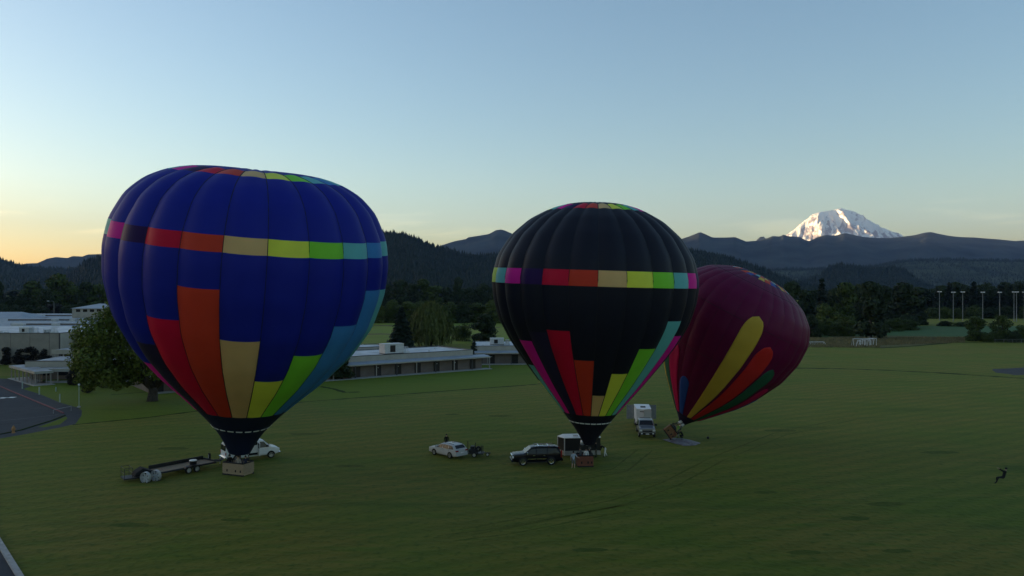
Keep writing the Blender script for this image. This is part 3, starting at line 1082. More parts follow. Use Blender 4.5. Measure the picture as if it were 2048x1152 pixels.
def conifer_crown(h, w, n, leaf, m, seed, base=0.08, name='crown', ragged=0.25):
    rg = np.random.default_rng(seed)
    tiers = max(9, int(h * 0.95))
    t = rg.integers(0, tiers, n) / tiers
    t = np.clip(t + rg.random(n) * 0.03, 0, 0.995)
    u = rg.random(n)
    t = np.where(u < (1 - t) * 1.3, t, t * rg.random(n))
    nb = 9
    an = (rg.integers(0, nb, n) / nb * 2 * PI) + t * 37 + rg.normal(0, 0.16, n)
    prof = (1 - t) ** 0.9 * w / 2 * (1 + ragged * np.sin(t * 61 + an * 3))
    rr = prof * np.sqrt(rg.random(n)) * rg.uniform(.85, 1.1, n)
    z = h * (base + (1 - base) * t) - rr * 0.30 + rg.normal(0, 0.1, n)
    P = np.stack([rr * np.cos(an), rr * np.sin(an), z], 1)
    N = np.stack([np.cos(an) * .35, np.sin(an) * .35, np.full(n, 1.0)], 1) + rg.normal(size=(n, 3)) * 0.35
    V, Q = leaf_quads(P, N, leaf, rg, 1.9)
    return arr_mesh(name, V, Q, m, link=False)


def willow_crown(h, w, n, leaf, m, seed, name='crown'):
    rg = np.random.default_rng(seed)
    ns = 420
    an = rg.random(ns) * 2 * PI
    r = np.sqrt(rg.random(ns)) * w / 2
    ztop = h * (0.98 - 0.42 * (r / (w / 2)) ** 2.2) * rg.uniform(.86, 1.02, ns)
    zlow = h * rg.uniform(0.03, 0.42, ns) * (1.1 - 0.7 * r / (w / 2))
    k = rg.integers(0, ns, n)
    t = rg.random(n) ** 1.25
    z = ztop[k] * (1 - t) + zlow[k] * t
    out = 1 + 0.16 * np.sin(t * PI) - .02
    P = np.stack([r[k] * np.cos(an[k]) * out + rg.normal(0, .16, n), r[k] * np.sin(an[k]) * out + rg.normal(0, .16, n), z], 1)
    N = np.stack([np.cos(an[k]), np.sin(an[k]), np.full(n, .25)], 1) + rg.normal(size=(n, 3)) * 0.5
    N /= np.linalg.norm(N, axis=1, keepdims=True)
    T = np.array([0, 0, 1.0]) + rg.normal(size=(n, 3)) * .25
    Bv = np.cross(N, T)
    Bv /= np.maximum(np.linalg.norm(Bv, axis=1, keepdims=True), 1e-6)
    s = (leaf * rg.uniform(.6, 1.3, n))[:, None]
    V = np.stack([P - T * s, P - Bv * s * .32, P + T * s, P + Bv * s * .32], 1).reshape(-1, 3)
    return arr_mesh(name, V, np.arange(4 * n).reshape(n, 4), m, link=False)


def trunk_mesh(h, r, limbs, seed, spread=0.3, fork=0.35):
    rg = random.Random(seed)
    b = MB()
    b.tube([(0, 0, -.1), (0, 0, .15), (rg.uniform(-.1, .1), rg.uniform(-.1, .1), h * fork * .6), (rg.uniform(-.2, .2), rg.uniform(-.2, .2), h * fork)], [r * 1.7, r * 1.15, r * .95, r * .8], 9)
    b.tube([(0, 0, h * fork * .9), (rg.uniform(-.3, .3), rg.uniform(-.3, .3), h * .6), (rg.uniform(-.4, .4), rg.uniform(-.4, .4), h * .85)], [r * .8, r * .45, r * .12], 7)
    for k in range(limbs):
        a = 2 * PI * k / limbs + rg.uniform(-.4, .4)
        z0 = h * fork * rg.uniform(.75, 1.15)
        l = h * spread * rg.uniform(.7, 1.2)
        b.tube([(0, 0, z0), (math.cos(a) * l * .4, math.sin(a) * l * .4, z0 + l * .35), (math.cos(a) * l, math.sin(a) * l, z0 + l * rg.uniform(.7, 1.0))], [r * .5, r * .34, r * .08], 6)
    me = bpy.data.meshes.new('trunk')
    me.from_pydata(b.v, [], b.f)
    me.materials.append(BARK)
    me.update()
    return me


PROTO = {}


def proto(kind):
    if kind in PROTO:
        return PROTO[kind]
    sd_ = sum(map(ord, kind))
    if kind.startswith('broad'):
        m = {'m': L_MID, 'd': L_DARK, 'f': L_FRESH, 'p': L_PURPLE}[kind[6]]
        v = int(kind[7])
        hw = (0.72, 0.9, 0.55, 1.15)[v]
        cr, _ = broad_crown(10, 10 * hw, 4200, 0.46, m, sd_, base=(0.0, -.02, 0.0, 0.0)[v], lobes=15 + 4 * v)
        tr = trunk_mesh(10, .24, 5, sd_, .25)
        PROTO[kind] = (cr, tr, hw)
    elif kind.startswith('fir'):
        v = int(kind[3])
        hw = (0.42, 0.34, 0.52)[v]
        PROTO[kind] = (conifer_crown(10, 10 * hw, 2400, 0.55, L_FIR, sd_, .04), trunk_mesh(10, .16, 0, sd_, .2, .4), hw)
    return PROTO[kind]


def tree(name, label, px, py_base, py_top, wpx, kind, group=None, d=None):
    d = d or K / (py_base - HZ)
    x = at(px, d)
    h = zat(py_top, d)
    wid = wpx * d / F
    cr, tr, hw = proto(kind)
    T = thing(name, label, 'tree', (x, d, 0), random.uniform(0, 6.28), group)
    sc = (wid / (10 * hw), wid / (10 * hw), h / 10.0)
    for nm, me in (('trunk', tr), ('crown', cr)):
        o = bpy.data.objects.new(nm, me)
        COL.objects.link(o)
        o.parent = T
        o.scale = sc
    return T


# the old spreading tree on the lawn
bx, by = G(305, 802)
T = thing('tree', 'huge old spreading broadleaf tree with a forked trunk on the school lawn', 'tree', (bx, by, 0))
rg = np.random.default_rng(11)
s = by / F
lob = []
for (px, py, rpx) in [(190, 690, 34), (170, 715, 26), (215, 660, 34), (230, 640, 30), (250, 615, 26), (275, 605, 24), (205, 735, 34), (240, 745, 30), (255, 690, 42), (290, 650, 42), (320, 640, 40), (340, 690, 40),
                      (300, 710, 36), (370, 700, 40), (400, 720, 36), (270, 730, 26), (185, 750, 20), (425, 735, 26), (350, 650, 40), (180, 665, 20), (390, 670, 34), (225, 752, 22), (160, 730, 16), (195, 765, 16), (250, 762, 16), (275, 752, 20), (330, 735, 26), (215, 712, 36), (172, 690, 22), (240, 600, 16)]:
    for dy in (-1, 1):
        lob.append(((px - 305) * s, dy * rg.uniform(0.5, 5.5) * (1 - abs(py - 690) / 200), zat(py, by), rpx * s * rg.uniform(.85, 1.05)))
lob = np.array(lob)
n = 34000
k = rg.choice(len(lob), n, p=lob[:, 3] ** 2 / (lob[:, 3] ** 2).sum())
d_ = rg.normal(size=(n, 3))
d_ /= np.linalg.norm(d_, axis=1, keepdims=True)
P = lob[k, :3] + d_ * (lob[k, 3] * (0.45 + 0.65 * rg.random(n) ** .5))[:, None] * np.array([1, 1, .85])
Vq, Qq = leaf_quads(P, d_ + rg.normal(size=(n, 3)) * .6 + np.array([0, 0, .4]), 0.33, rg)
arr_mesh('crown', Vq, Qq, leaf_mat('leaves_old_tree', (0.036, 0.062, 0.008), (0.150, 0.180, 0.030)), T)
b = MB()
b.tube([(0, 0, -.1), (0, 0, .2), (.1, 0, 1.6), (.15, 0, 2.4)], [1.25, .85, .68, .72], 12)
for (a, e, l, r0) in ((20, 38, 8, .5), (160, 30, 8.5, .5), (100, 60, 9, .5), (-30, 50, 9, .42), (200, 55, 9, .45), (60, 45, 8, .36), (-80, 40, 8, .36), (140, 48, 8, .3), (5, 62, 9, .4), (250, 60, 7, .34)):
    dx, dy, dz = math.cos(R(a)) * math.cos(R(e)), math.sin(R(a)) * math.cos(R(e)), math.sin(R(e))
    b.tube([(.1, 0, 1.9), (dx * l * .3, dy * l * .3, 2.2 + dz * l * .25), (dx * l * .65, dy * l * .65, 2.3 + dz * l * .6), (dx * l, dy * l, 2.4 + dz * l)], [r0, r0 * .75, r0 * .45, r0 * .12], 8)
b.build('trunk', BARK, T, smooth=True)

# named trees near the school
x, d = at(803, 236), 236
T = thing('conifer', 'dark drooping conifer behind the long school block beside the willow', 'tree', (x, d, 0))
o = bpy.data.objects.new('crown', conifer_crown(zat(611, d), 56 * d / F, 6500, 0.75, L_FIR, 5, 0.03))
COL.objects.link(o)
o.parent = T
MB().tube([(0, 0, 0), (0, 0, 11)], [.25, .05], 8).build('trunk', BARK, T)
x, d = at(861, 250), 250
T = thing('willow_tree', 'broad weeping willow with pale drooping foliage behind the long school block', 'tree', (x, d, 0))
o = bpy.data.objects.new('crown', willow_crown(zat(600, d), 86 * d / F, 11000, 0.62, L_WILLOW, 8))
COL.objects.link(o)
o.parent = T
b = MB().tube([(0, 0, 0), (.2, 0, 4), (0, .3, 10)], [.6, .45, .1], 8)
for a in range(5):
    b.tube([(.1, 0, 3), (2.2 * math.cos(a * 1.26), 2.2 * math.sin(a * 1.26), 7), (3.6 * math.cos(a * 1.26), 3.6 * math.sin(a * 1.26), 9.5)], [.3, .2, .05], 6)
b.build('trunk', BARK, T)
tree('tree', 'rounded dark tree on the far green just beside the black balloon', 969, 684, 624, 62, 'broad_d0')
tree('tree', 'small wide tree with thin trunk between willow and rounded tree', 924, 682, 645, 46, 'broad_m3')
tree('shrub', 'dark cone shaped evergreen shrub behind the long school block', 948, 727, 676, 30, 'fir2')
tree('shrub', 'leafy shrub at the school wall where the blue balloon covers it', 684, 758, 700, 56, 'broad_d0')
tree('tree', 'young dark oval tree on the grass nearest the picture edge before the gymnasium', 12, 730, 692, 24, 'broad_p2')
for i_, px in enumerate((43, 66, 92)):
    tree('tree', ['first dark round tree of the clipped row before the gymnasium wall', 'middle and tallest dark round tree of the row before the gymnasium wall', 'dark round tree of the row nearest the porch block columns'][i_],
         px, 729, (694, 690, 694)[i_], (36, 40, 34)[i_], 'broad_p0', 'dark clipped trees before the gymnasium')
tree('tree', 'dark plum tree hiding the end of the second covered walkway', 150, 770, 729, 34, 'broad_p0')
tree('tree', 'small dark plum tree with thin stem on the lawn below the old tree', 174, 786, 744, 26, 'broad_p2')
tree('tree', 'tiny dark tree under the low branches of the old tree', 207, 776, 746, 22, 'broad_p2')

# right hand field trees
tree('tree', 'big round dark tree standing forward of the wood beside the soccer goals', 1742, 678, 556, 78, 'broad_d0')
tree('tree', 'tall dark tree behind the purple balloon crown at the edge of the wood', 1585, 664, 557, 46, 'broad_d2')
tree('fir_tree', 'pointed dark fir rising above the wood beyond the purple balloon', 1644, 660, 548, 38, 'fir0')
tree('tree', 'pale green bushy tree low in front of the wood by the purple balloon', 1655, 668, 607, 60, 'broad_f1')
tree('tree', 'wide dark tree just past the big round tree in front of the wood', 1808, 655, 560, 76, 'broad_d0')
tree('tree', 'mid green tree between the fir and the big round tree', 1692, 660, 558, 50, 'broad_m2')
tree('tree', 'low dark bush at the foot of the wood by the purple balloon', 1622, 674, 626, 44, 'broad_d1')
tree('tree', 'rounded mid green bush tree between pale bushy tree and big round tree', 1694, 672, 628, 46, 'broad_m1')
tree('tree', 'bushy tree at the field edge under the floodlights, nearest the big wood', 1951, 682, 629, 46, 'broad_m0')
tree('tree', 'wider bushy tree at the field edge under the pair of close floodlights', 2004, 683, 627, 52, 'broad_m1')
tree('tree', 'low fresh green bush at the field edge by the picture border', 2046, 684, 650, 40, 'broad_f1')
tree('shrub', 'low bush filling the gap between the two bushy field edge trees', 1976, 684, 664, 30, 'broad_m3')
tree('shrub', 'low bush between the wide bushy tree and the picture border', 2030, 685, 662, 28, 'broad_d3')

rr = random.Random(21)


ORD = 'first second third fourth fifth sixth seventh eighth ninth tenth eleventh twelfth thirteenth fourteenth fifteenth sixteenth seventeenth eighteenth nineteenth twentieth'.split()
ORD += ['twenty-' + o for o in ORD[:9]] + ['thirtieth'] + ['thirty-' + o for o in ORD[:9]] + ['fortieth'] + ['forty-' + o for o in ORD[:9]]


def row(pts, label, group, kinds, name='tree', side='from the left'):
    for i, (px, pb, pt, wp) in enumerate(sorted(pts)):
        tree(name, '%s, %s %s' % (label, ORD[i], side), px, pb, pt + rr.uniform(-2, 4), wp * rr.uniform(1.0, 1.4), rr.choice(kinds), group)


# woods: rows of trees that look alike
row([(1855, 632, 575, 44), (1884, 632, 566, 40), (1912, 632, 560, 38), (1938, 633, 568, 42), (1962, 632, 562, 40), (1985, 633, 566, 40), (2012, 632, 562, 42), (2040, 633, 558, 42), (2070, 632, 560, 44),
     (1868, 628, 572, 40), (1925, 628, 566, 40), (1975, 628, 563, 40), (2026, 628, 565, 40), (2100, 630, 566, 44), (1836, 632, 572, 44)],
    'tall dark tree of the wood behind the floodlights', 'trees of the wood behind the floodlights', ['broad_d0', 'broad_d1', 'broad_d2'])
row([(1898, 634, 562, 24), (1948, 634, 560, 24), (2002, 634, 566, 24), (2056, 634, 556, 26), (1875, 634, 568, 22)],
    'narrow fir in the wood behind the floodlights', 'firs of the wood behind the floodlights', ['fir0', 'fir1'], 'fir_tree')
row([(1864, 637, 612, 34), (1894, 637, 612, 30), (1917, 637, 614, 28), (1946, 637, 610, 34), (1982, 637, 610, 34), (2013, 637, 612, 36), (2052, 637, 608, 34), (1843, 650, 622, 30), (1890, 652, 640, 30), (1925, 653, 641, 34), (1960, 652, 640, 30)],
    'low mid green tree under the floodlights', 'low trees below the floodlights', ['broad_m1', 'broad_m3', 'broad_d1'])
row([(1560, 655, 575, 48), (1610, 655, 572, 44), (1668, 656, 570, 40), (1718, 655, 566, 44), (1770, 652, 566, 46), (1540, 650, 580, 50), (1628, 650, 575, 40), (1675, 648, 566, 44), (1780, 648, 572, 48), (1520, 655, 582, 50), (1500, 655, 580, 46), (1480, 655, 585, 46)],
    'dark tree of the wood beyond the soccer goals', 'trees of the wood beyond the soccer goals', ['broad_d0', 'broad_d1', 'broad_d2'])
row([(1575, 668, 634, 40), (1598, 670, 638, 36), (1640, 671, 640, 34), (1672, 672, 642, 36), (1712, 668, 644, 34), (1785, 662, 632, 40), (1815, 660, 636, 38), (1548, 668, 634, 40)],
    'leafy bush along the wood beyond the soccer goals', 'bushes along the wood beyond the soccer goals', ['broad_m1', 'broad_m3', 'broad_d1'], 'bush')
row([(720, 645, 600, 42), (752, 646, 598, 42), (782, 645, 601, 38), (815, 646, 600, 40), (845, 644, 600, 38), (900, 646, 600, 40), (925, 646, 596, 42), (955, 645, 599, 42), (985, 646, 597, 42), (1015, 646, 598, 42), (880, 647, 606, 38), (1040, 646, 600, 42), (690, 645, 602, 42)],
    'bushy green tree of the hedge across the far green', 'hedge line trees across the far green', ['broad_m1', 'broad_m0', 'broad_f1', 'broad_d1'])
row([(770, 641, 606, 40), (800, 641, 608, 40), (835, 641, 606, 40), (868, 641, 608, 38), (912, 641, 607, 40), (940, 641, 606, 40), (972, 641, 606, 38), (1002, 641, 607, 40), (735, 641, 606, 40)],
    'dark tree filling the back of the far hedge', 'dark hedge line trees beyond the far green', ['broad_d1', 'broad_d0'])
row([(775, 622, 566, 36), (802, 624, 554, 36), (826, 622, 562, 34), (846, 622, 555, 34), (870, 622, 566, 36), (895, 622, 572, 34), (940, 622, 572, 36), (966, 622, 564, 36), (985, 622, 568, 34), (1005, 622, 560, 34), (740, 622, 566, 36), (710, 622, 568, 36), (1030, 622, 562, 36), (1060, 622, 566, 36), (858, 618, 576, 36), (815, 618, 574, 36), (925, 618, 574, 36), (955, 618, 578, 36)],
    'tall dark tree behind the power lines', 'tall trees behind the power lines', ['broad_d0', 'broad_d2', 'broad_m2', 'broad_d1'])
tree('tree', 'narrow tall tree standing above its neighbours behind the power lines', 917, 622, 550, 26, 'broad_d2')
tree('tree', 'tall leafy tree above the stepped school roofs nearest the picture edge', -8, 634, 556, 46, 'broad_d0')
tree('tree', 'tall green tree with a rounded top above the stepped school roofs', 66, 632, 557, 44, 'broad_m2')
tree('tree', 'tallest broad green tree above the stepped school roofs', 118, 632, 542, 66, 'broad_m0')
row([(22, 634, 590, 40), (42, 634, 584, 36), (92, 634, 572, 40), (148, 632, 566, 44), (172, 632, 560, 44), (198, 632, 566, 46), (225, 632, 570, 46), (255, 632, 575, 46), (285, 632, 575, 46), (-35, 634, 575, 50), (-70, 634, 570, 50)],
    'dark green tree beyond the stepped school roofs', 'trees beyond the stepped school roofs', ['broad_d0', 'broad_d1', 'broad_m0'])
row([(8, 640, 608, 34), (32, 640, 612, 36), (56, 640, 606, 38), (84, 640, 610, 36), (112, 639, 606, 36), (138, 639, 604, 34), (165, 638, 600, 30), (190, 638, 606, 34), (-20, 640, 606, 36)],
    'low blackish tree right behind the stepped school roofs', 'low dark trees behind the school roofs', ['broad_d1', 'broad_d3', 'broad_p0'])
# second, hidden-ish depth of the far woods as it shows between the crowns
row([(x0, 604 + rr.uniform(-3, 3), 578 + rr.uniform(-6, 6), 34) for x0 in range(-60, 240, 30)] + [(x0, 606 + rr.uniform(-3, 3), 582 + rr.uniform(-6, 6), 34) for x0 in range(700, 1080, 30)] +
    [(x0, 612 + rr.uniform(-4, 4), 576 + rr.uniform(-7, 7), 36) for x0 in range(1490, 2120, 30)],
    'distant valley tree at the foot of the hills', 'distant valley trees', ['broad_d0', 'broad_d1', 'broad_d2', 'fir0'])

# dry tall grass along the field edge: nobody could count the blades
rg = np.random.default_rng(31)
n = 9000
px = rg.uniform(1600, 1930, n)
yy = np.where(px < 1760, rg.uniform(676, 695, n), rg.uniform(675, 691 - (px - 1760) * .035, n))
d_ = K / (yy - HZ)
X = (px - 1024) * d_ / F
hh = rg.uniform(.25, .75, n)
a = rg.random(n) * 6.28
wd = rg.uniform(.06, .22, n)
V = np.stack([np.stack([X - wd * np.cos(a), d_ - wd * np.sin(a), np.zeros(n)], 1), np.stack([X + wd * np.cos(a), d_ + wd * np.sin(a), np.zeros(n)], 1),
              np.stack([X + rg.normal(0, .12, n), d_ + rg.normal(0, .12, n), hh], 1)], 1).reshape(-1, 3)
o = arr_mesh('tall_grass', V, np.arange(3 * n).reshape(n, 3), mat('dry_stalks', (0.16, 0.135, 0.06), 0.8, var=0.35, scale=.5))
tag(o, 'tall dry grass along the edge of the mown field by the goals', 'grass', kind='stuff')
# ------------------------------------------------------------------ hot-air balloons
def fabric(name, col, trans=0.22, rough=0.5):
    return mat('nylon_' + name, col, rough, var=0.035, scale=0.7, spec=0.14, trans=trans, bump=0.4)


FAB = {
    'blue': fabric('blue', (0.013, 0.021, 0.27)), 'black': fabric('black', (0.012, 0.012, 0.020), 0.04), 'navy': fabric('navy', (0.010, 0.015, 0.040), 0.08),
    'magenta': fabric('magenta', (0.80, 0.015, 0.32)), 'purple': fabric('purple', (0.028, 0.007, 0.075)), 'red': fabric('red', (0.66, 0.008, 0.040)),
    'orange': fabric('orange_red', (0.66, 0.052, 0.022)), 'tan': fabric('tan', (0.78, 0.48, 0.19)), 'yellow': fabric('yellow', (0.84, 0.86, 0.080)),
    'green': fabric('green', (0.25, 0.72, 0.045)), 'teal': fabric('teal', (0.16, 0.52, 0.50)), 'sky': fabric('sky', (0.06, 0.25, 0.55)),
    'dark': fabric('dark_plum', (0.022, 0.016, 0.040), 0.06), 'plum': fabric('plum', (0.120, 0.005, 0.040), 0.09), 'gold': fabric('gold', (0.66, 0.43, 0.055)),
    'scarlet': fabric('scarlet', (0.62, 0.030, 0.025)), 'forest': fabric('forest', (0.030, 0.12, 0.065)), 'crimson': fabric('crimson', (0.50, 0.008, 0.085)),
    'royal': fabric('royal', (0.03, 0.08, 0.32)), 'lime': fabric('lime', (0.60, 0.78, 0.12)),
}
TAPE = mat('load_tape', (0.012, 0.012, 0.016), 0.7)
CABLE = mat('steel_cable', (0.10, 0.10, 0.11), 0.4, metal=0.8)
STRIPE = mat('reflective_strip', (0.75, 0.76, 0.74), 0.4)


class Envelope:
    """surface of revolution about a tilted axis; a = 0 faces the camera, a grows to the viewer's right"""

    def __init__(s, M, A, prof, n, phase, bulge, origin=(0, 0, 0)):
        s.M, s.A = Vector(M), Vector(A).normalized()
        to = Vector((-M[0] - origin[0], -M[1] - origin[1], 0)).normalized()
        s.U = (to - s.A * to.dot(s.A)).normalized()
        s.W = s.U.cross(s.A) * -1
        if s.W.x < 0:
            s.W = -s.W
        p = np.array(prof, float)
        # smooth the profile through arc length
        L = np.concatenate([[0], np.cumsum(np.hypot(*np.diff(p, axis=0).T))])
        u = np.linspace(0, L[-1], 240)
        z, r = np.interp(u, L, p[:, 0]), np.interp(u, L, p[:, 1])
        for _ in range(14):
            z[1:-1] = (z[:-2] + 2 * z[1:-1] + z[2:]) / 4
            r[1:-1] = (r[:-2] + 2 * r[1:-1] + r[2:]) / 4
        s.u, s.z, s.r, s.L = u, z, r, L[-1]
        s.n, s.phase, s.b = n, phase, bulge

    def pt(s, a, u, off=0.0, sag=0.0):
        """a in gore units (0 = first seam right of phase), u = distance along the meridian"""
        g = a - math.floor(a)
        k = s.b * (4 * g * (1 - g)) - s.b * 0.62
        z, r = np.interp(u, s.u, s.z), np.interp(u, s.u, s.r)
        t = u / s.L
        fade = min(1, max(0.12, (t - .02) * 3)) * min(1, max(0.0, (1 - t) * 14))
        r = r * (1 + k * fade) + off
        an = s.phase + a * 2 * PI / s.n
        # the crown fabric lifts between the tapes as well
        z = z + max(0, k + s.b * .2) * fade * max(0, t - .62) * s.L * .35
        return s.M + s.A * z + (s.U * math.cos(an) + s.W * math.sin(an)) * r

    def pix(s, a, u):
        p = s.pt(a, u)
        return 1024 + F * p.x / p.y, HZ - F * (p.z - H) / p.y

    def u_at(s, a, py):
        us = np.linspace(0, s.L * .93, 300)
        ys = np.array([s.pix(a, q)[1] for q in us])
        return float(us[np.argmin(np.abs(ys - py))])


def gore_patch(env, name, g, u0, u1, m, parent, dn=0.0, nu=8, off=0.0, step=None):
    nn = max(3, int((u1 - u0) / (step or env.L / 70)))
    us = np.linspace(u0, u1, nn)
    V = np.zeros((nn, nu + 1, 3))
    for i, u in enumerate(us):
        for j in range(nu + 1):
            V[i, j] = env.pt(g + j / nu * 0.99999, u, off)
    o = grid_mesh(name, V[:, ::-1], m, parent)
    return o


def tape_mesh(env, g, u0, u1, rad=0.055):
    b = MB()
    b.tube([env.pt(g, u, -0.01) for u in np.linspace(u0, u1, 40)], rad, 5)
    return b


def basket(name_mat, L, Wd, Hh, cols, parent, loc, rz, M=None, padded=False):
    """woven basket, local origin at floor centre; returns the part"""
    wk = mat('wicker_' + name_mat, cols, 0.8, var=0.22, scale=9, bump=0.6, stretch=(1, 1, 5))
    lth = mat('suede_trim', (0.022, 0.02, 0.02), 0.8)
    t = .06
    b = MB()
    b.b2(-L / 2, L / 2, -Wd / 2, Wd / 2, .06, .14)
    hw = Hh - .08
    rows_ = 11
    for k in range(rows_):
        z0 = .14 + (hw - .14) * k / rows_
        z1 = .14 + (hw - .14) * (k + 1) / rows_ - .022
        e = .032 * (k % 2) + .02 * math.sin(PI * k / rows_)
        b.b2(-L / 2 - e, L / 2 + e, -Wd / 2 - e, -Wd / 2 + t, z0, z1)
        b.b2(-L / 2 - e, L / 2 + e, Wd / 2 - t, Wd / 2 + e, z0, z1)
        b.b2(-L / 2 - e, -L / 2 + t, -Wd / 2 + t, Wd / 2 - t, z0, z1)
        b.b2(L / 2 - t, L / 2 + e, -Wd / 2 + t, Wd / 2 - t, z0, z1)
    o = b.build('basket', wk, parent)
    o.location = loc
    if M is not None:
        o.rotation_euler = M.to_euler()
    else:
        o.rotation_euler = (0, 0, rz)
    b = MB()
    b.tube([(-L / 2, -Wd / 2, Hh - .03), (L / 2, -Wd / 2, Hh - .03), (L / 2, Wd / 2, Hh - .03), (-L / 2, Wd / 2, Hh - .03), (-L / 2, -Wd / 2, Hh - .03)], .065, 8)
    b.build('rim', lth, o)
    b = MB()
    for yy in (-Wd / 2 - .03, Wd / 2 - .1):
        b.b2(-L / 2 - .05, L / 2 + .05, yy, yy + .13, 0, .13)
    b.build('skid', lth, o)
    for (xx, side) in ((-L * .30, -1), (L * .12, -1), (L * .36, -1)):
        MB().b2(xx, xx + .13, side * (Wd / 2 + .055) - .015, side * (Wd / 2 + .055) + .015, .36, .58).build('hand_hold', lth, o)
    return o


STEEL = mat('stainless_steel', (0.45, 0.45, 0.46), 0.3, metal=0.9)
BLKM = mat('black_metal', (0.022, 0.022, 0.024), 0.5, metal=0.2)


def burner(parent, loc, M, L, Wd, bh, n=2):
    """burner frame on four padded uprights"""
    o = MB()
    for sx in (-1, 1):
        for sy in (-1, 1):
            o.cyl((sx * L * .44, sy * Wd * .42, 1.05), (sx * L * .25, sy * Wd * .3, bh), .035, n=7)
    fr = o.build('burner_upright', BLKM, parent)
    fr.location = loc
    if M is not None:
        fr.rotation_euler = M.to_euler()
    b = MB()
    b.tube([(-L * .25, -Wd * .3, bh), (L * .25, -Wd * .3, bh), (L * .25, Wd * .3, bh), (-L * .25, Wd * .3, bh), (-L * .25, -Wd * .3, bh)], .035, 7)
    b.build('burner_frame', BLKM, fr)
    for k in range(n):
        x = (k - (n - 1) / 2) * min(.5, L * .3)
        c = MB()
        c.lathe([(.05, bh - .15), (.16, bh - .1), (.17, bh + .42), (.13, bh + .44), (.12, bh)], (x, 0, 0), n=14)
        c.build('burner', STEEL, fr, smooth=True)
        q = MB()
        for j in range(5):
            q.tube([(x + .19 * math.cos(t), .19 * math.sin(t), bh + j * .08) for t in np.linspace(0, 2 * PI, 13)], .014, 5, cap=False)
        q.build('burner_coil', STRIPE, fr)
    return fr


def balloon(name, label, M, A, prof, n, phase, bulge, u_skirt, base, cells, ground, tape_r=0.05):
    """cells: {gore: [(py0 or u, py1 or u, colour, part name), ...]} on the base colour"""
    T = thing(name, label, 'balloon', ground)
    T_inv = Vector(ground)
    env = Envelope(Vector(M) - T_inv, A, prof, n, phase, bulge, ground)
    env2 = Envelope(M, A, prof, n, phase, bulge)
    return T, env, env2


def build_envelope(T, env, env2, u_skirt, base, plan, skirt_col, tape_r=0.05, dash=None, crown_hole=0.0):
    for g in range(env.n):
        cuts = sorted(plan(g, env2), key=lambda c: c[0])      # (u0, u1, colour, part)
        u = u_skirt
        spans = []
        for (a, b_, colr, nm) in cuts:
            a = max(a, u)
            if a > u + 1e-3:
                spans.append((u, a, None, None))
            if b_ > a:
                spans.append((a, b_, colr, nm))
                u = b_
        if u < env.L - crown_hole:
            spans.append((u, env.L - crown_hole, None, None))
        # base cloth of the gore as one mesh
        Vs, Qs, nb = [], [], 0
        for (a, b_, colr, nm) in spans:
            if colr is None:
                nn = max(3, int((b_ - a) / (env.L / 80)))
                V = np.array([[env.pt(g + (8 - j) / 8 * 0.99999, u_) for j in range(9)] for u_ in np.linspace(a, b_, nn)])
                idx = np.arange(nn * 9).reshape(nn, 9) + nb
                Qs.append(np.stack([idx[:-1, :-1], idx[:-1, 1:], idx[1:, 1:], idx[1:, :-1]], -1).reshape(-1, 4))
                Vs.append(V.reshape(-1, 3))
                nb += nn * 9
        G_ = arr_mesh('gore', np.concatenate(Vs), np.concatenate(Qs), FAB[base], T, True)
        for (a, b_, colr, nm) in spans:
            if colr:
                gore_patch(env, nm, g, a, b_, FAB[colr], G_)
        tape_mesh(env, g, u_skirt, env.L - crown_hole - env.L * .02, tape_r).build('load_tape', TAPE, G_, smooth=True)
    # scoop
    V = np.array([[env.pt(a, u_, -.02) for a in np.linspace(env.n, 0, env.n * 3 + 1)] for u_ in np.linspace(0, u_skirt + .05, 22)])
    sk = grid_mesh('skirt', V, FAB[skirt_col], T)
    if dash:
        for (a0, a1) in dash[1]:
            b = MB()
            P0 = [env.pt(a, dash[0], .03) for a in np.linspace(a0, a1, 6)]
            P1 = [env.pt(a, dash[0] + .14, .03) for a in np.linspace(a0, a1, 6)]
            b.add(P0 + P1, [(i, i + 1, i + 7, i + 6) for i in range(5)])
            s_ = b.build('reflective_strip', STRIPE, sk)
            sm = s_.modifiers.new('thickness', 'SOLIDIFY')
            sm.thickness = 0.015
    return sk


def cables(T, env, loc, corners, n=12):
    b = MB()
    for k in range(n):
        a = env.n * k / n
        p = env.pt(a, .3)
        c = min(corners, key=lambda q: (Vector(q) - p).length)
        b.cyl(c, p, .012, n=5)
    return b.build('flying_wire', CABLE, T)


# ---- blue balloon
DB = 78.2
sB = F / DB
GB = Vector((at(476, DB), DB, 0))
MBl = Vector((at(479, DB), DB, zat(904, DB)))
AB = Vector((0.100, -0.105, 1.0))
q = 1 / sB / 1.105
q2 = 1 / sB / 1.012
profB = [(0, 24 * q), (15 * q2, 31 * q), (45 * q2, 50 * q), (80 * q2, 83 * q), (115 * q2, 121 * q), (160 * q2, 173 * q), (214 * q2, 224 * q), (274 * q2, 262 * q), (344 * q2, 283 * q), (404 * q2, 286 * q),
         (454 * q2, 277 * q), (504 * q2, 250 * q), (534 * q2, 216 * q), (552 * q2, 178 * q), (562 * q2, 138 * q), (566 * q2, 90 * q), (566 * q2, 40 * q), (566 * q2, 0)]
nG = 24
TB, eB, eB2 = balloon('hot_air_balloon', 'huge blue balloon with a rainbow band and rainbow flames rising from a dark skirt', MBl, AB, profB, 22, R(-11.6), .044, 0, 'blue', None, GB)
cyc = ['magenta', 'purple', 'red', 'orange', 'tan', 'yellow', 'green', 'teal', 'sky', 'teal']
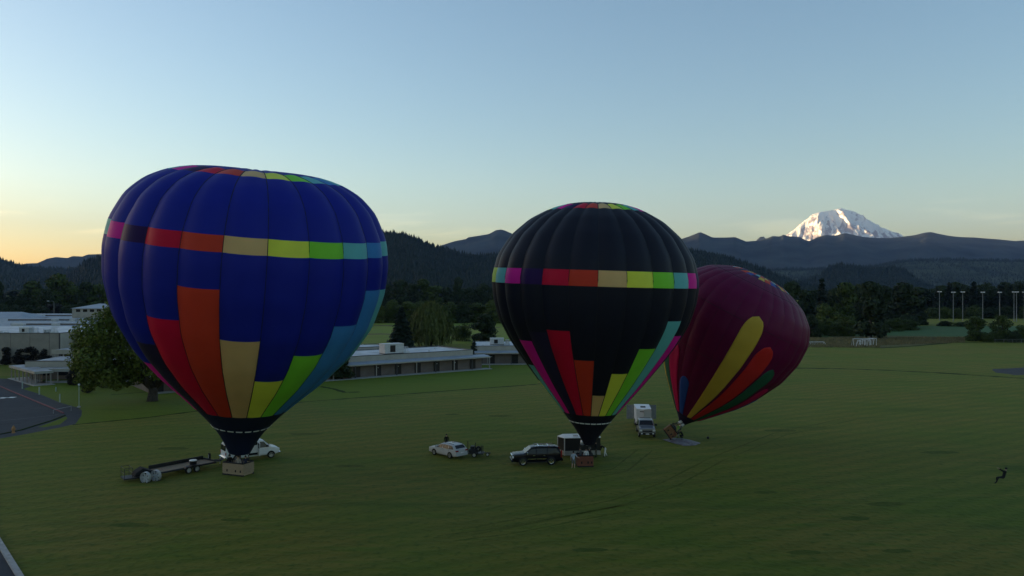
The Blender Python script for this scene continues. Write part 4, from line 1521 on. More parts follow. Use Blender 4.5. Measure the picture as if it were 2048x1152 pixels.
# gore index 0 = the tan one that faces the camera
bandB = {-4: 'magenta', -3: 'purple', -2: 'red', -1: 'orange', 0: 'tan', 1: 'yellow', 2: 'green', 3: 'teal', 4: 'sky', 5: 'teal'}
lowB = {-5: ('teal', 745), -4: ('magenta', 722), -3: ('dark', 684), -2: ('red', 637), -1: ('orange', 577), 0: ('tan', 683), 1: ('yellow', 764), 2: ('green', 713), 3: ('sky', 652), 4: ('sky', 580), 5: ('teal', 577)}
wheel8 = ['tan', 'yellow', 'green', 'teal', 'magenta', 'purple', 'red', 'orange']
uskB = eB2.u_at(0.5, 836)
ubB = (eB2.u_at(0.5, 511), eB2.u_at(0.5, 474))
uc_ = eB2.u_at(.5, 353)
uTop = (uc_ + 2.0, uc_)


def gi(g):
    return g if g <= nG // 2 else g - nG


def planB(g, e):
    k = g if g <= 11 else g - 22
    out = [(ubB[0], ubB[1], bandB.get(k, wheel8[k % 8]), 'band_panel')]
    c, y = lowB.get(k, (wheel8[k % 8], 640))
    out.append((0, e.u_at(g + .5, y), c, 'flame_panel'))
    out.append((uTop[1], uTop[0], wheel8[k % 8] if k not in bandB else bandB[k], 'crown_panel'))
    return out


build_envelope(TB, eB, eB2, uskB, 'blue', planB, 'navy', .045, (eB2.u_at(.5, 866), [(k + .12, k + .85) for k in range(-6, 7)]))
LB, WB_, HB = 2.45, 1.5, 1.25
bkx, bky = at(476.5, 78.3), 78.3
rzB = R(-22)
basket('pale', LB, WB_, HB, (0.36, 0.27, 0.17), TB, (bkx - GB.x, bky - GB.y, 0), rzB)
burner(TB, (bkx - GB.x, bky - GB.y, 0), Matrix.Rotation(rzB, 3, 'Z'), LB, WB_, 2.15, 2)
RB = Matrix.Rotation(rzB, 3, 'Z')
cables(TB, eB, None, [RB @ Vector((sx * LB * .25, sy * WB_ * .3, 2.15)) + Vector((bkx - GB.x, bky - GB.y, 0)) for sx in (-1, 1) for sy in (-1, 1)])

# ---- black balloon
DK = 81.9
sK = F / DK
GK = Vector((at(1169, DK), DK, 0))
MK = Vector((at(1178, DK), DK, zat(888, DK)))
AK = Vector((0.030, -0.022, 1.0))
q = 1 / sK / 1.008
profK = [(0, 12 * q), (8 * q, 15 * q), (33 * q, 31 * q), (56 * q, 49 * q), (83 * q, 70 * q), (123 * q, 103 * q), (168 * q, 137 * q), (208 * q, 165 * q), (248 * q, 187 * q), (288 * q, 199 * q), (330 * q, 204 * q),
         (376 * q, 193 * q), (416 * q, 168 * q), (449 * q, 131 * q), (471 * q, 90 * q), (480 * q, 58 * q), (484 * q, 30 * q), (485 * q, 0)]
TK, eK, eK2 = balloon('hot_air_balloon', 'black balloon with a rainbow band and coloured flames above a black skirt', MK, AK, profK, nG, R(1.5), .034, 0, 'black', None, GK)
colK = {-5: 'lime', -4: 'teal', -3: 'magenta', -2: 'purple', -1: 'red'}
bandK = {-6: 'lime', -5: 'teal', -4: 'magenta', -3: 'purple', -2: 'red', -1: 'orange', 0: 'tan', 1: 'yellow', 2: 'green', 3: 'teal', 4: 'magenta', 5: 'purple'}
lowK = {-6: ('lime', 760), -5: ('teal', 729), -4: ('magenta', 680), -3: ('dark', 664), -2: ('red', 662), -1: ('orange', 721), 0: ('tan', 792), 1: ('yellow', 748), 2: ('green', 698), 3: ('teal', 643), 4: ('magenta', 672), 5: ('dark', 690)}
uskK = eK2.u_at(.5, 832)
ubK = (eK2.u_at(.5, 575), eK2.u_at(.5, 541))
rr_, uu_ = eK.r[::-1][:110], eK.u[::-1][:110]
uTk = float(np.interp(66 * q, rr_, uu_)), float(np.interp(98 * q, rr_, uu_))


def planK(g, e):
    k = gi(g)
    c, y = lowK.get(k, (wheel8[k % 8], 690))
    return [(ubK[0], ubK[1], bandK.get(k, wheel8[k % 8]), 'band_panel'), (0, e.u_at(g + .5, y), c, 'flame_panel'), (uTk[1], uTk[0], bandK.get(k, wheel8[k % 8]), 'crown_panel')]


build_envelope(TK, eK, eK2, uskK, 'black', planK, 'black', .04, (eK2.u_at(.5, 849), [(k + .1, k + .95) for k in range(-5, 5)]))
bK = Vector((at(1169.5, 81.7), 81.9, 0))
basket('red_brown', 1.55, 1.25, 1.18, (0.20, 0.070, 0.042), TK, bK - GK, R(4))
burner(TK, bK - GK, Matrix.Rotation(R(4), 3, 'Z'), 1.55, 1.25, 2.2, 2)
cables(TK, eK, None, [bK - GK + Vector((sx * .4, sy * .38, 2.2)) for sx in (-1, 1) for sy in (-1, 1)])

# ---- leaning plum balloon, still tied to its basket lying on its edge
DP = 97.0
sP = F / DP
GP = Vector((at(1340, 96.2), 96.2, 0))
MP = Vector((at(1363, DP), DP, zat(849, DP)))
AP = Vector((144.0, -46.0, 290.0)).normalized()
q = 1 / sP / 1.03
qz = 1 / sP
profP = [(0, 5 * q), (14 * qz, 16 * q), (26 * qz, 29 * q), (44 * qz, 46 * q), (78 * qz, 77 * q), (100 * qz, 94 * q), (122 * qz, 108 * q), (168 * qz, 131 * q), (214 * qz, 142 * q), (254 * qz, 141 * q),
         (284 * qz, 128 * q), (308 * qz, 102 * q), (322 * qz, 72 * q), (330 * qz, 48 * q), (333 * qz, 24 * q), (334 * qz, 0)]
nP = 28
TP = thing('hot_air_balloon', 'plum coloured balloon leaning far over with rounded coloured fingers from its mouth', 'balloon', GP)
eP = Envelope(MP - GP, AP, profP, nP, R(4), .012, GP)
eP2 = Envelope(MP, AP, profP, nP, R(4), .012)
uskP = float(np.interp(24 * qz, eP.z, eP.u))
rr_, uu_ = eP.r[::-1][:110], eP.u[::-1][:110]
ring = [float(np.interp(v_ * q, rr_, uu_)) for v_ in (62, 47, 31)]
pin = ['orange', 'royal', 'purple', 'gold', 'scarlet', 'teal', 'orange', 'dark']


def planP(g, e):
    return [(ring[0], ring[1], pin[g % 8], 'crown_panel'), (ring[1], ring[2], pin[(g + 3) % 8], 'crown_panel')]


build_envelope(TP, eP, eP2, uskP, 'plum', planP, 'dark', .02)
for zz in (0.42, 0.62, 0.80):
    b = MB()
    b.tube([eP.pt(a, eP.L * zz, 0.0) for a in np.linspace(0, nP, nP * 4 + 1)], .022, 5, cap=False)
    b.build('seam', TAPE, TP)


def finger(g0, wd, u_end, colr):
    """rounded tongue panel sewn on the envelope: g0 centre in gore units, wd full width in gores"""
    rows, nu = 44, 8
    us = np.linspace(uskP, u_end, rows)
    V = np.zeros((rows, nu + 1, 3))
    for i, u in enumerate(us):
        rl = np.interp(u, eP.u, eP.r)
        half = wd / 2
        # round the tip with a half ellipse whose length follows its width
        tip = half * 2 * PI / nP * rl * 1.9
        dd = u_end - u
        if dd < tip:
            half *= math.sqrt(max(1e-4, 1 - ((tip - dd) / tip) ** 2))
        for j in range(nu + 1):
            V[i, j] = eP.pt(g0 + half * (1 - 2 * j / nu), u, .035)
    o = grid_mesh('finger_panel', V, FAB[colr], TP)
    sm = o.modifiers.new('thickness', 'SOLIDIFY')
    sm.thickness = .02
    return o


def uof(f):
    return eP.L * f


for g0, wd, zt, c in ((0.30, 1.22, 266, 'gold'), (1.75, 1.15, 226, 'scarlet'), (2.95, 1.0, 190, 'forest'), (4.25, 1.0, 150, 'crimson'), (5.6, 1.0, 120, 'royal'),
                      (-2.45, 1.15, 101, 'royal'), (-4.0, 1.25, 152, 'crimson'), (-5.3, 1.1, 165, 'forest'), (-6.7, 1.3, 200, 'gold'), (-8.4, 1.4, 240, 'scarlet'), (8, 1.4, 180, 'gold'), (10.5, 1.5, 220, 'scarlet')):
    finger(g0, wd, float(np.interp(zt * qz, eP.z[:200], eP.u[:200])), c)
# basket tipped over toward the envelope, axis close to the balloon's own
bx = (Vector((at(1362, 96.6), 96.6, zat(853, 96.6))) - Vector((at(1331, 96.2), 96.2, zat(872, 96.2)))).normalized()
zc = Vector((0.80, -0.05, 0.60)).normalized()
yc = Vector((0.25, 1, 0)).normalized()
yc = (yc - zc * yc.dot(zc)).normalized()
xc = yc.cross(zc)
RP = Matrix((xc, yc, zc)).transposed()
bP = Vector((at(1333, 96.0), 96.0, 0.62)) - GP
basket('rust', 1.35, 1.2, 1.15, (0.20, 0.070, 0.035), TP, bP, 0, RP)
burner(TP, bP, RP, 1.35, 1.2, 2.0, 2)
cables(TP, eP, None, [bP + RP @ Vector((sx * .35, sy * .36, 2.0)) for sx in (-1, 1) for sy in (-1, 1)])
# ground cloth under the tipped basket
bm = bmesh.new()
rg = np.random.default_rng(4)
P = [G(*p) for p in ((1325, 880), (1348, 876.5), (1375, 879), (1402, 886.5), (1393, 891), (1372, 892.5), (1350, 888))]
cx, cy = sum(p[0] for p in P) / 7, sum(p[1] for p in P) / 7
P = densify(P + [P[0]], 4)[:-1]
V = [(cx, cy, .07)]
rings_ = 6
for k in range(1, rings_ + 1):
    for (x, y) in P:
        t = k / rings_
        V.append((cx + (x - cx) * t + rg.normal(0, .04), cy + (y - cy) * t + rg.normal(0, .04), (.03 + .11 * rg.random()) * (1 if k < rings_ else .3) + .012))
nP_ = len(P)
Fc = [(0, 1 + i, 1 + (i + 1) % nP_) for i in range(nP_)]
for k in range(rings_ - 1):
    for i in range(nP_):
        a, b_ = 1 + k * nP_ + i, 1 + k * nP_ + (i + 1) % nP_
        Fc.append((a, a + nP_, b_ + nP_, b_))
b = MB()
b.add(V, Fc)
o = b.build('tarp', mat('grey_tarp', (0.13, 0.13, 0.15), 0.5, var=.25, scale=1.5), smooth=False)
tag(o, 'crumpled grey ground tarp spread before the tipped basket of the plum balloon', 'tarp')

# ------------------------------------------------------------------ vehicles
RUB = mat('tyre_rubber', (0.018, 0.018, 0.018), 0.85)
ALLOY = mat('alloy_rim', (0.55, 0.56, 0.57), 0.3, metal=0.8)
CHROME = mat('chrome', (0.75, 0.76, 0.78), 0.12, metal=1.0)
LENS = mat('headlamp_lens', (0.75, 0.77, 0.78), 0.1, spec=0.8)
TAIL = mat('tail_lamp', (0.25, 0.015, 0.015), 0.2)
PLASTIC = mat('black_plastic', (0.02, 0.02, 0.022), 0.55)
P_WHITE = mat('white_car_paint', (0.72, 0.74, 0.76), 0.3, coat=.4, var=.03)
P_SILVER = mat('silver_car_paint', (0.44, 0.46, 0.48), 0.35, metal=.0, coat=.1, var=.03)
P_BLACK = mat('black_car_paint', (0.006, 0.006, 0.008), 0.22, coat=0.0, spec=.22, var=.05)
P_PEWTER = mat('two_tone_pewter_paint', (0.20, 0.20, 0.195), 0.35, metal=.3, coat=.1, var=.03)
PLATE = mat('number_plate', (0.7, 0.7, 0.72), 0.5)
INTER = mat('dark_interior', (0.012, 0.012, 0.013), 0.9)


def wheel(parent, x, y, r, wd, rim=ALLOY, z=None):
    s = 1 if y > 0 else -1
    z = r if z is None else z
    tw = wd / 2
    t = MB().lathe([(r * .55, -tw), (r * .93, -tw), (r, -tw * .7), (r, tw * .7), (r * .93, tw), (r * .62, tw)], (0, 0, 0), 'y', 22)
    o = t.build('wheel', RUB, parent, smooth=True)
    o.location = (x, y, z)
    b = MB()
    b.lathe([(r * .64, s * tw * .7), (r * .66, s * tw * 1.02), (r * .58, s * tw * 1.02), (r * .56, s * tw * .5), (0.001, s * tw * .5)], (0, 0, 0), 'y', 22)
    for k in range(6):
        a = k * PI / 3
        c, n_ = Vector((math.cos(a), 0, math.sin(a))), Vector((-math.sin(a), 0, math.cos(a)))
        yy = Vector((0, s * tw * .95, 0))
        b.panel([c * r * .1 - n_ * r * .07 + yy, c * r * .6 - n_ * r * .06 + yy, c * r * .6 + n_ * r * .06 + yy, c * r * .1 + n_ * r * .07 + yy], (0, s, 0), .05)
    b.lathe([(.001, s * tw * 1.0), (r * .14, s * tw * 1.0), (r * .16, s * tw * .6)], (0, 0, 0), 'y', 12)
    b.build('rim', rim, o)
    return o


class Car:
    def __init__(s, label, cat, name, loc, rz, L, W, top, belt, zb, paint, tumble=.22):
        s.T = thing(name, label, cat, (loc[0], loc[1], 0), rz)
        s.L, s.W, s.zb, s.tumble, s.paint = L, W, zb, tumble, paint
        s.tx = np.array([p[0] for p in top][::-1], float)
        s.tz = np.array([p[1] for p in top][::-1], float)
        s.bx = np.array([p[0] for p in belt][::-1], float)
        s.bz = np.array([p[1] for p in belt][::-1], float)
        xs = np.unique(np.concatenate([s.tx, np.linspace(-L / 2, L / 2, 40), [-L / 2 + .03, L / 2 - .03]]))
        rings = []
        for x in xs:
            zt = s.ztop(x)
            b = min(s.zbelt(x), zt - .03)
            w = s.hw(x)
            zbx = zb + .10 * max(0, abs(2 * x / L) - .8) / .2
            if zt > b + .12:
                wr = w * .985 - tumble * (zt - b)
                up = [(wr + .012, zt - .09), (wr - .08, zt - .012), (wr * .5, zt + .012), (0, zt + .02)]
            else:
                up = [(w * .965, max(b, zt - .03)), (w * .86, zt), (w * .5, zt + .02), (0, zt + .03)]
            half = [(0, zbx), (w * .86, zbx), (w * .975, zbx + .10), (w, zbx + .35 * (b - zbx)), (w * .995, zbx + .72 * (b - zbx)), (w * .985, b)] + up
            ring = [(x, y, z) for y, z in half] + [(x, -y, z) for y, z in half[-2:0:-1]]
            rings.append(ring)
        n = len(rings[0])
        b = MB()
        b.add([p for r in rings for p in r], [(i * n + k, (i + 1) * n + k, (i + 1) * n + (k + 1) % n, i * n + (k + 1) % n) for i in range(len(rings) - 1) for k in range(n)])
        b.f += [tuple(range(n)), tuple((len(rings) - 1) * n + k for k in range(n - 1, -1, -1))]
        b.m += [0, 0]
        s.body = b.build('body', paint, s.T, smooth=True)
        fix_normals(s.body)
        md = s.body.modifiers.new('edges', 'EDGE_SPLIT')
        md.split_angle = R(38)

    def hw(s, x):
        return s.W / 2 * (1 - .10 * abs(2 * x / s.L) ** 6)

    def ztop(s, x):
        return float(np.interp(x, s.tx, s.tz))

    def zbelt(s, x):
        return float(np.interp(x, s.bx, s.bz))

    def side(s, x, z, off=.012):
        b = s.zbelt(x)
        w = s.hw(x)
        if z > b:
            return w * .985 - s.tumble * (z - b) + off
        return w + off

    def window(s, pts, m=GLASS, name='window', th=.03, sides=(1, -1), off=.014, parent=None):
        for sg in sides:
            P = [Vector((x, sg * s.side(x, z, off), z)) for x, z in pts]
            if sg < 0:
                P = P[::-1]
            nrm = (P[1] - P[0]).cross(P[2] - P[0])
            if nrm.y * sg < 0:
                nrm = -nrm
            MB().panel(P, nrm, th).build(name, m, parent or s.T)

    def slope(s, x0, x1, y0, y1, name, m=GLASS, off=.03):
        """pane lying on the top outline between x0 and x1, half widths y0, y1"""
        P = [Vector((x0, -y0, s.ztop(x0) + off)), Vector((x1, -y1, s.ztop(x1) + off)), Vector((x1, y1, s.ztop(x1) + off)), Vector((x0, y0, s.ztop(x0) + off))]
        nrm = (P[1] - P[0]).cross(P[2] - P[0])
        if nrm.z < 0:
            nrm = -nrm
            P = P[::-1]
        return MB().panel(P, nrm, .04).build(name, m, s.T)

    def wheels(s, xf, xr, r, wd=.22, rim=ALLOY, arch=True):
        for x in (xf, xr):
            for sg in (1, -1):
                if arch:
                    b = MB()
                    ra = r * 1.18
                    P = [Vector((x + ra * math.cos(t), sg * (s.hw(x) + .008), max(r + ra * math.sin(t), s.zb + .01))) for t in np.linspace(-.35, PI + .35, 16)]
                    b.panel(P, (0, sg, 0), .3)
                    b.build('wheel_arch', INTER, s.T)
                wheel(s.T, x, sg * (s.hw(x) - wd / 2 + .03), r, wd, rim)

    def box(s, name, m, *a, bevel=0.0, parent=None):
        return MB().b2(*a).build(name, m, parent or s.T, bevel=bevel)

    def mirrors(s, x, z, m=PLASTIC, sz=.2):
        for sg in (1, -1):
            y = s.side(x, z)
            b = MB()
            y0, y1 = sorted((sg * (y - .02), sg * (y + .08)))
            b.b2(x - .03, x + .03, y0, y1, z, z + .05)
            y0, y1 = sorted((sg * (y + .05), sg * (y + .05 + sz)))
            b.b2(x - .06, x + .06, y0, y1, z - .02, z + .2)
            b.build('mirror', m, s.T, bevel=.02)


# white van with its side door open
c = Car('white passenger van with its side door open, hitched to the flatbed trailer', 'van', 'van', (-27.9, 85.3), R(36), 5.7, 2.0,
        [(2.85, .62), (2.80, .95), (2.6, 1.12), (1.98, 1.26), (1.86, 1.32), (1.15, 1.98), (.8, 2.06), (-2.5, 2.08), (-2.74, 2.0), (-2.82, 1.2), (-2.85, .55)],
        [(2.85, 1.0), (1.7, 1.2), (-2.85, 1.2)], .38, P_WHITE, .16)
c.window([(1.62, 1.24), (1.15, 1.84), (.58, 1.86), (.58, 1.24)])
c.window([(-1.05, 1.26), (-1.05, 1.84), (-2.45, 1.84), (-2.55, 1.26)], sides=(1, -1))
c.window([(.4, 1.26), (.4, 1.84), (-.7, 1.84), (-.7, 1.26)], sides=(1,))
c.window([(.46, .55), (.46, 1.88), (-.66, 1.88), (-.66, .55)], INTER, 'doorway_shade_panel', sides=(-1,), off=.02)  # dark panel on the solid side, painting the shade inside the open doorway
yo = -c.side(0, 1.2)
b = MB().b2(.46, .51, yo - .62, yo, .5, 1.9)
dr = b.build('side_door', P_WHITE, c.T, bevel=.02)
MB().b2(.445, .46, yo - .55, yo - .08, 1.26, 1.8).build('window', GLASS, dr)
b = MB().b2(-.72, -.67, yo - .5, yo, .5, 1.9)
dr = b.build('side_door', P_WHITE, c.T, bevel=.02)
MB().b2(-.735, -.72, yo - .45, yo - .06, 1.26, 1.8).build('window', GLASS, dr)
c.slope(1.82, 1.18, .86, .78, 'windshield')
for sg in (-1, 1):
    y0, y1 = sorted((sg * .08, sg * .78))
    MB().b2(-2.87, -2.80, y0, y1, 1.25, 1.82).build('rear_window', GLASS, c.T)
    y0, y1 = sorted((sg * .86, sg * .95))
    c.box('taillight', TAIL, -2.875, -2.8, y0, y1, .85, 1.12)
    y0, y1 = sorted((sg * .62, sg * .9))
    c.box('headlight', LENS, 2.72, 2.86, y0, y1, .78, .98, bevel=.02)
c.box('grille', PLASTIC, 2.78, 2.87, -.6, .6, .66, .98)
c.box('front_bumper', CHROME, 2.72, 2.98, -.96, .96, .42, .62, bevel=.04)
c.box('rear_bumper', CHROME, -3.02, -2.8, -.96, .96, .42, .60, bevel=.03)
c.box('hitch', BLKM, -3.25, -2.9, -.05, .05, .38, .46)
c.box('license_plate', PLATE, -2.90, -2.86, -.16, .16, .75, .9)
c.wheels(1.9, -1.70, .37, .24)
c.mirrors(1.5, 1.3, PLASTIC)
for sg in (1, -1):
    y = sg * c.side(.55, 1.0, .01)
    c.box('door_handle', PLASTIC, .48, .66, min(y, y + sg * .03), max(y, y + sg * .03), 1.02, 1.07)

# silver wagon seen from behind
c = Car('silver estate car with roof rails parked nose away from the camera', 'car', 'parked_car', (-6.95, 86.9), math.atan2(.70, -.71), 4.55, 1.78,
        [(2.275, .50), (2.22, .74), (1.95, .86), (1.15, .98), (1.05, 1.01), (.28, 1.40), (-.1, 1.46), (-1.2, 1.46), (-1.75, 1.40), (-2.12, 1.05), (-2.25, .92), (-2.275, .5)],
        [(2.275, .8), (1.05, .93), (-2.275, .96)], .22, P_SILVER, .26)
c.window([(.88, .98), (.30, 1.33), (-.05, 1.37), (-.05, .98)])
c.window([(-.13, .98), (-.13, 1.38), (-.98, 1.38), (-.98, .98)])
c.window([(-1.06, .98), (-1.06, 1.38), (-1.58, 1.34), (-1.85, 1.02)])
c.slope(1.02, .30, .74, .58, 'windshield')
c.slope(-2.10, -1.78, .66, .58, 'rear_window')
c.slope(.05, -.75, .46, .46, 'sunroof', off=.024)
for sg in (-1, 1):
    c.box('taillight', TAIL, -2.285, -2.16, *sorted((sg * .48, sg * .84)), .78, .94, bevel=.02)
    c.box('headlight', LENS, 2.08, 2.26, *sorted((sg * .5, sg * .8)), .62, .76, bevel=.03)
    b = MB().tube([(.15, sg * .58, 1.47), (.05, sg * .58, 1.53), (-1.55, sg * .58, 1.51), (-1.68, sg * .58, 1.43)], .022, 6)
    b.build('roof_rail', PLASTIC, c.T)
    y = sg * c.side(-.3, .9, .0)
    for xx in (-.25, -1.2):
        c.box('door_handle', CHROME, xx, xx + .18, *sorted((y, y + sg * .03)), .86, .90)
c.box('rear_bumper', P_SILVER, -2.33, -2.15, -.8, .8, .34, .58, bevel=.04)
c.box('license_plate', PLATE, -2.36, -2.33, -.24, .24, .62, .74)
c.box('front_bumper', P_SILVER, 2.15, 2.32, -.78, .78, .28, .5, bevel=.04)
c.wheels(1.29, -1.29, .325, .21)
c.mirrors(.86, .96, P_SILVER, .16)

# black SUV
c = Car('glossy black sport utility car with chrome trim hitched to the black trailer', 'car', 'parked_car', (2.5, 82.95), R(186), 5.15, 2.0,
        [(2.575, .60), (2.54, 1.02), (2.4, 1.12), (1.45, 1.20), (1.3, 1.23), (.62, 1.78), (.3, 1.86), (-1.9, 1.86), (-2.2, 1.80), (-2.5, 1.18), (-2.575, .6)],
        [(2.575, 1.0), (1.3, 1.14), (-2.575, 1.18)], .34, P_BLACK, .2)
c.window([(1.12, 1.19), (.62, 1.68), (.15, 1.72), (.15, 1.19)])
c.window([(.06, 1.19), (.06, 1.73), (-.98, 1.73), (-.98, 1.2)])
c.window([(-1.08, 1.2), (-1.08, 1.73), (-2.0, 1.7), (-2.3, 1.24)])
c.slope(1.27, .66, .86, .72, 'windshield')
c.slope(-2.46, -2.22, .74, .68, 'rear_window')
c.slope(.12, -.7, .5, .5, 'sunroof', off=.026)
for sg in (-1, 1):
    c.box('headlight', LENS, 2.42, 2.585, *sorted((sg * .62, sg * .93)), .78, 1.0, bevel=.03)
    c.box('fog_lamp', LENS, 2.54, 2.63, *sorted((sg * .6, sg * .78)), .5, .58, bevel=.01)
    c.box('taillight', TAIL, -2.58, -2.44, *sorted((sg * .8, sg * .94)), .8, 1.5)
    b = MB().tube([(.2, sg * .62, 1.88), (.1, sg * .62, 1.94), (-1.8, sg * .62, 1.94), (-1.95, sg * .62, 1.87)], .025, 6)
    b.build('roof_rail', CHROME, c.T)
    y = sg * c.side(0, .75, .005)
    c.box('side_moulding', CHROME, .12, 1.0, *sorted((y, y + sg * .025)), .66, .72)
    c.box('side_moulding', CHROME, -.95, .04, *sorted((y, y + sg * .025)), .66, .72)
    c.box('running_board', PLASTIC, -1.0, 1.05, *sorted((sg * .84, sg * 1.06)), .34, .40)
    for xx in (.22, -.82):
        c.box('door_handle', CHROME, xx, xx + .24, *sorted((y, y + sg * .04)), 1.02, 1.07)
c.box('grille', CHROME, 2.52, 2.61, -.5, .5, .70, 1.04, bevel=.02)
c.box('front_bumper', P_BLACK, 2.45, 2.68, -.95, .95, .38, .62, bevel=.05)
c.box('rear_bumper', P_BLACK, -2.68, -2.45, -.95, .95, .40, .66, bevel=.05)
b = MB().b2(-1.2, -1.14, -.6, .6, 1.9, 1.95).b2(-.2, -.14, -.6, .6, 1.9, 1.95)
b.build('crossbar', CHROME, c.T)
c.wheels(1.48, -1.44, .42, .27, CHROME)
c.mirrors(1.05, 1.2, CHROME, .22)

# pickup facing the camera with the white box trailer behind
pk = Vector((at(1291.5, 99.4), 99.6, 0))
hd = math.atan2(-1, -.085)
c = Car('two tone pickup truck facing the camera in front of a white box trailer', 'truck', 'pickup_truck', pk, hd, 5.8, 2.0,
        [(2.9, .70), (2.86, 1.12), (2.6, 1.2), (1.45, 1.28), (1.35, 1.31), (.70, 1.84), (.4, 1.90), (-.9, 1.90), (-1.1, 1.84), (-1.25, 1.26), (-1.3, 1.24), (-2.86, 1.24), (-2.9, .7)],
        [(2.9, 1.08), (1.35, 1.2), (-2.9, 1.2)], .46, P_PEWTER, .18)
c.slope(1.30, .74, .84, .72, 'windshield')
c.slope(2.55, 1.5, .72, .78, 'bonnet', mat('blue_grey_bonnet', (0.045, 0.055, 0.075), .35, spec=.25), off=.04)
c.window([(1.15, 1.24), (.70, 1.76), (.2, 1.79), (.2, 1.24)])
c.window([(.1, 1.24), (.1, 1.79), (-.9, 1.79), (-1.0, 1.24)])
c.box('bed', INTER, -2.8, -1.35, -.82, .82, 1.22, 1.262)
for sg in (-1, 1):
    c.box('headlight', LENS, 2.74, 2.92, *sorted((sg * .62, sg * .95)), .86, 1.06, bevel=.02)
    c.box('fog_lamp', LENS, 2.96, 3.03, *sorted((sg * .58, sg * .78)), .54, .68, bevel=.01)
    c.box('taillight', TAIL, -2.92, -2.85, *sorted((sg * .82, sg * .96)), .8, 1.15)
c.box('grille', PLASTIC, 2.84, 2.93, -.6, .6, .80, 1.0)
c.box('grille_bar', P_PEWTER, 2.92, 2.95, -.6, .6, .94, .99)
c.box('front_bumper', P_PEWTER, 2.78, 2.96, -.98, .98, .70, .80, bevel=.02)
c.box('valance', PLASTIC, 2.76, 2.99, -.96, .96, .44, .69, bevel=.03)
c.box('license_plate', PLATE, 2.99, 3.02, -.2, .2, .50, .62)
c.box('roof_rack', PLASTIC, -.7, -.62, -.7, .7, 1.93, 1.97)
c.wheels(1.85, -1.75, .40, .26)
c.mirrors(1.18, 1.3, PLASTIC, .28)

tw = 2.05
tcn = pk + Vector((.085, 1, 0)) * 6.4
T = thing('box_trailer', 'tall white box trailer with its rear doors swung open behind the pickup', 'trailer', (tcn.x + .15, tcn.y, 0), hd)
P_TR = mat('white_trailer_skin', (0.62, 0.64, 0.66), .5, var=.05, scale=.8)
b = MB()
zf, zr_ = .45, 2.45
out = [(2.35, 0), (1.9, -.95), (-2.3, -.99), (-2.3, .99), (1.9, .95)]
b.add([(x, y, zf) for x, y in out] + [(x, y, zr_) for x, y in out], [(4, 3, 2, 1, 0), (5, 6, 7, 8, 9)] + [(i, (i + 1) % 5, (i + 1) % 5 + 5, i + 5) for i in range(5)])
bd = b.build('body', P_TR, T)
fix_normals(bd)
b = MB()
o2 = [(x * 1.01, y * 1.012) for x, y in out]
b.add([(x, y, zr_ - .08) for x, y in o2] + [(x, y, zr_ + .03) for x, y in o2], [(4, 3, 2, 1, 0), (5, 6, 7, 8, 9)] + [(i, (i + 1) % 5, (i + 1) % 5 + 5, i + 5) for i in range(5)])
fix_normals(b.build('roof', WHITE, T))
MB().b2(.1, .75, -.32, .32, zr_ + .03, zr_ + .14).build('roof_vent', BLKM, T)
MB().b2(2.28, 2.40, -.02, .02, zf, zr_ - .1).build('nose_trim', METAL, T)
MB().panel([(2.36, -.02, 2.2), (2.12, -.5, 2.2), (2.12, -.5, 2.1), (2.36, -.02, 2.1)], (.9, -.45, 0), -.02).build('marker', BLKM, T)
for sg in (-1, 1):
    dr = MB().b2(-2.36, -2.31, *sorted((sg * 1.02, sg * 1.98)), .5, 2.38).build('rear_door', mat('door_grey', (.26, .28, .30), .5), T)
    MB().b2(-2.30, -2.27, *sorted((sg * 1.2, sg * 1.26)), .6, 2.3).build('door_bar', METAL, dr)
    for xx in (-.25, -1.05):
        wheel(T, xx, sg * .93, .34, .2)
MB().b2(-1.5, .2, -1.02, -.98, .6, .78).b2(-1.5, .2, .98, 1.02, .6, .78).build('fender', BLKM, T)
MB().b2(1.9, 3.6, -.05, .05, .4, .5).build('tongue', BLKM, T)
MB().b2(1.0, 1.7, .96, 1.0, .6, 2.2).build('side_door', P_TR, T)

# black enclosed trailer with white roof behind the SUV
T = thing('enclosed_trailer', 'black sided enclosed trailer with white roof between black car and red basket', 'trailer', (5.62, 85.5, 0), R(6))
out = [(0, 0), (3.9, 0), (3.9, 2.2), (.2, 2.2), (-.55, 1.15)]


def prism(pts, z0, z1, name, m, parent, sc=1.0):
    cx = sum(p[0] for p in pts) / len(pts)
    cy = sum(p[1] for p in pts) / len(pts)
    q_ = [((x - cx) * sc + cx, (y - cy) * sc + cy) for x, y in pts]
    n_ = len(q_)
    b = MB()
    b.add([(x, y, z0) for x, y in q_] + [(x, y, z1) for x, y in q_], [tuple(range(n_ - 1, -1, -1)), tuple(range(n_, 2 * n_))] + [(i, (i + 1) % n_, (i + 1) % n_ + n_, i + n_) for i in range(n_)])
    o = b.build(name, m, parent)
    fix_normals(o)
    return o


prism(out, .78, 2.12, 'body', mat('black_trailer_skin', (.012, .012, .013), .4), T)
prism(out, .30, .78, 'lower_panel', mat('tread_plate', (.30, .29, .27), .5, metal=.3, bump=.3, scale=14), T, 1.004)
prism(out, 2.12, 2.2, 'roof', WHITE, T, 1.02)
for (x, y) in out[:1] + out[4:]:
    MB().cyl((x - .01, y - .01, .3), (x - .01, y - .01, 2.12), .06, n=8).build('corner_trim', METAL, T)
MB().b2(1.1, 1.6, .7, 1.2, 2.2, 2.32).build('roof_vent', METAL, T)
for xx in (2.0, 2.75):
    wheel(T, xx, -.02, .32, .2)
    wheel(T, xx, 2.22, .32, .2)
MB().b2(-1.0, .3, 1.08, 1.22, .34, .46).build('tongue', BLKM, T)

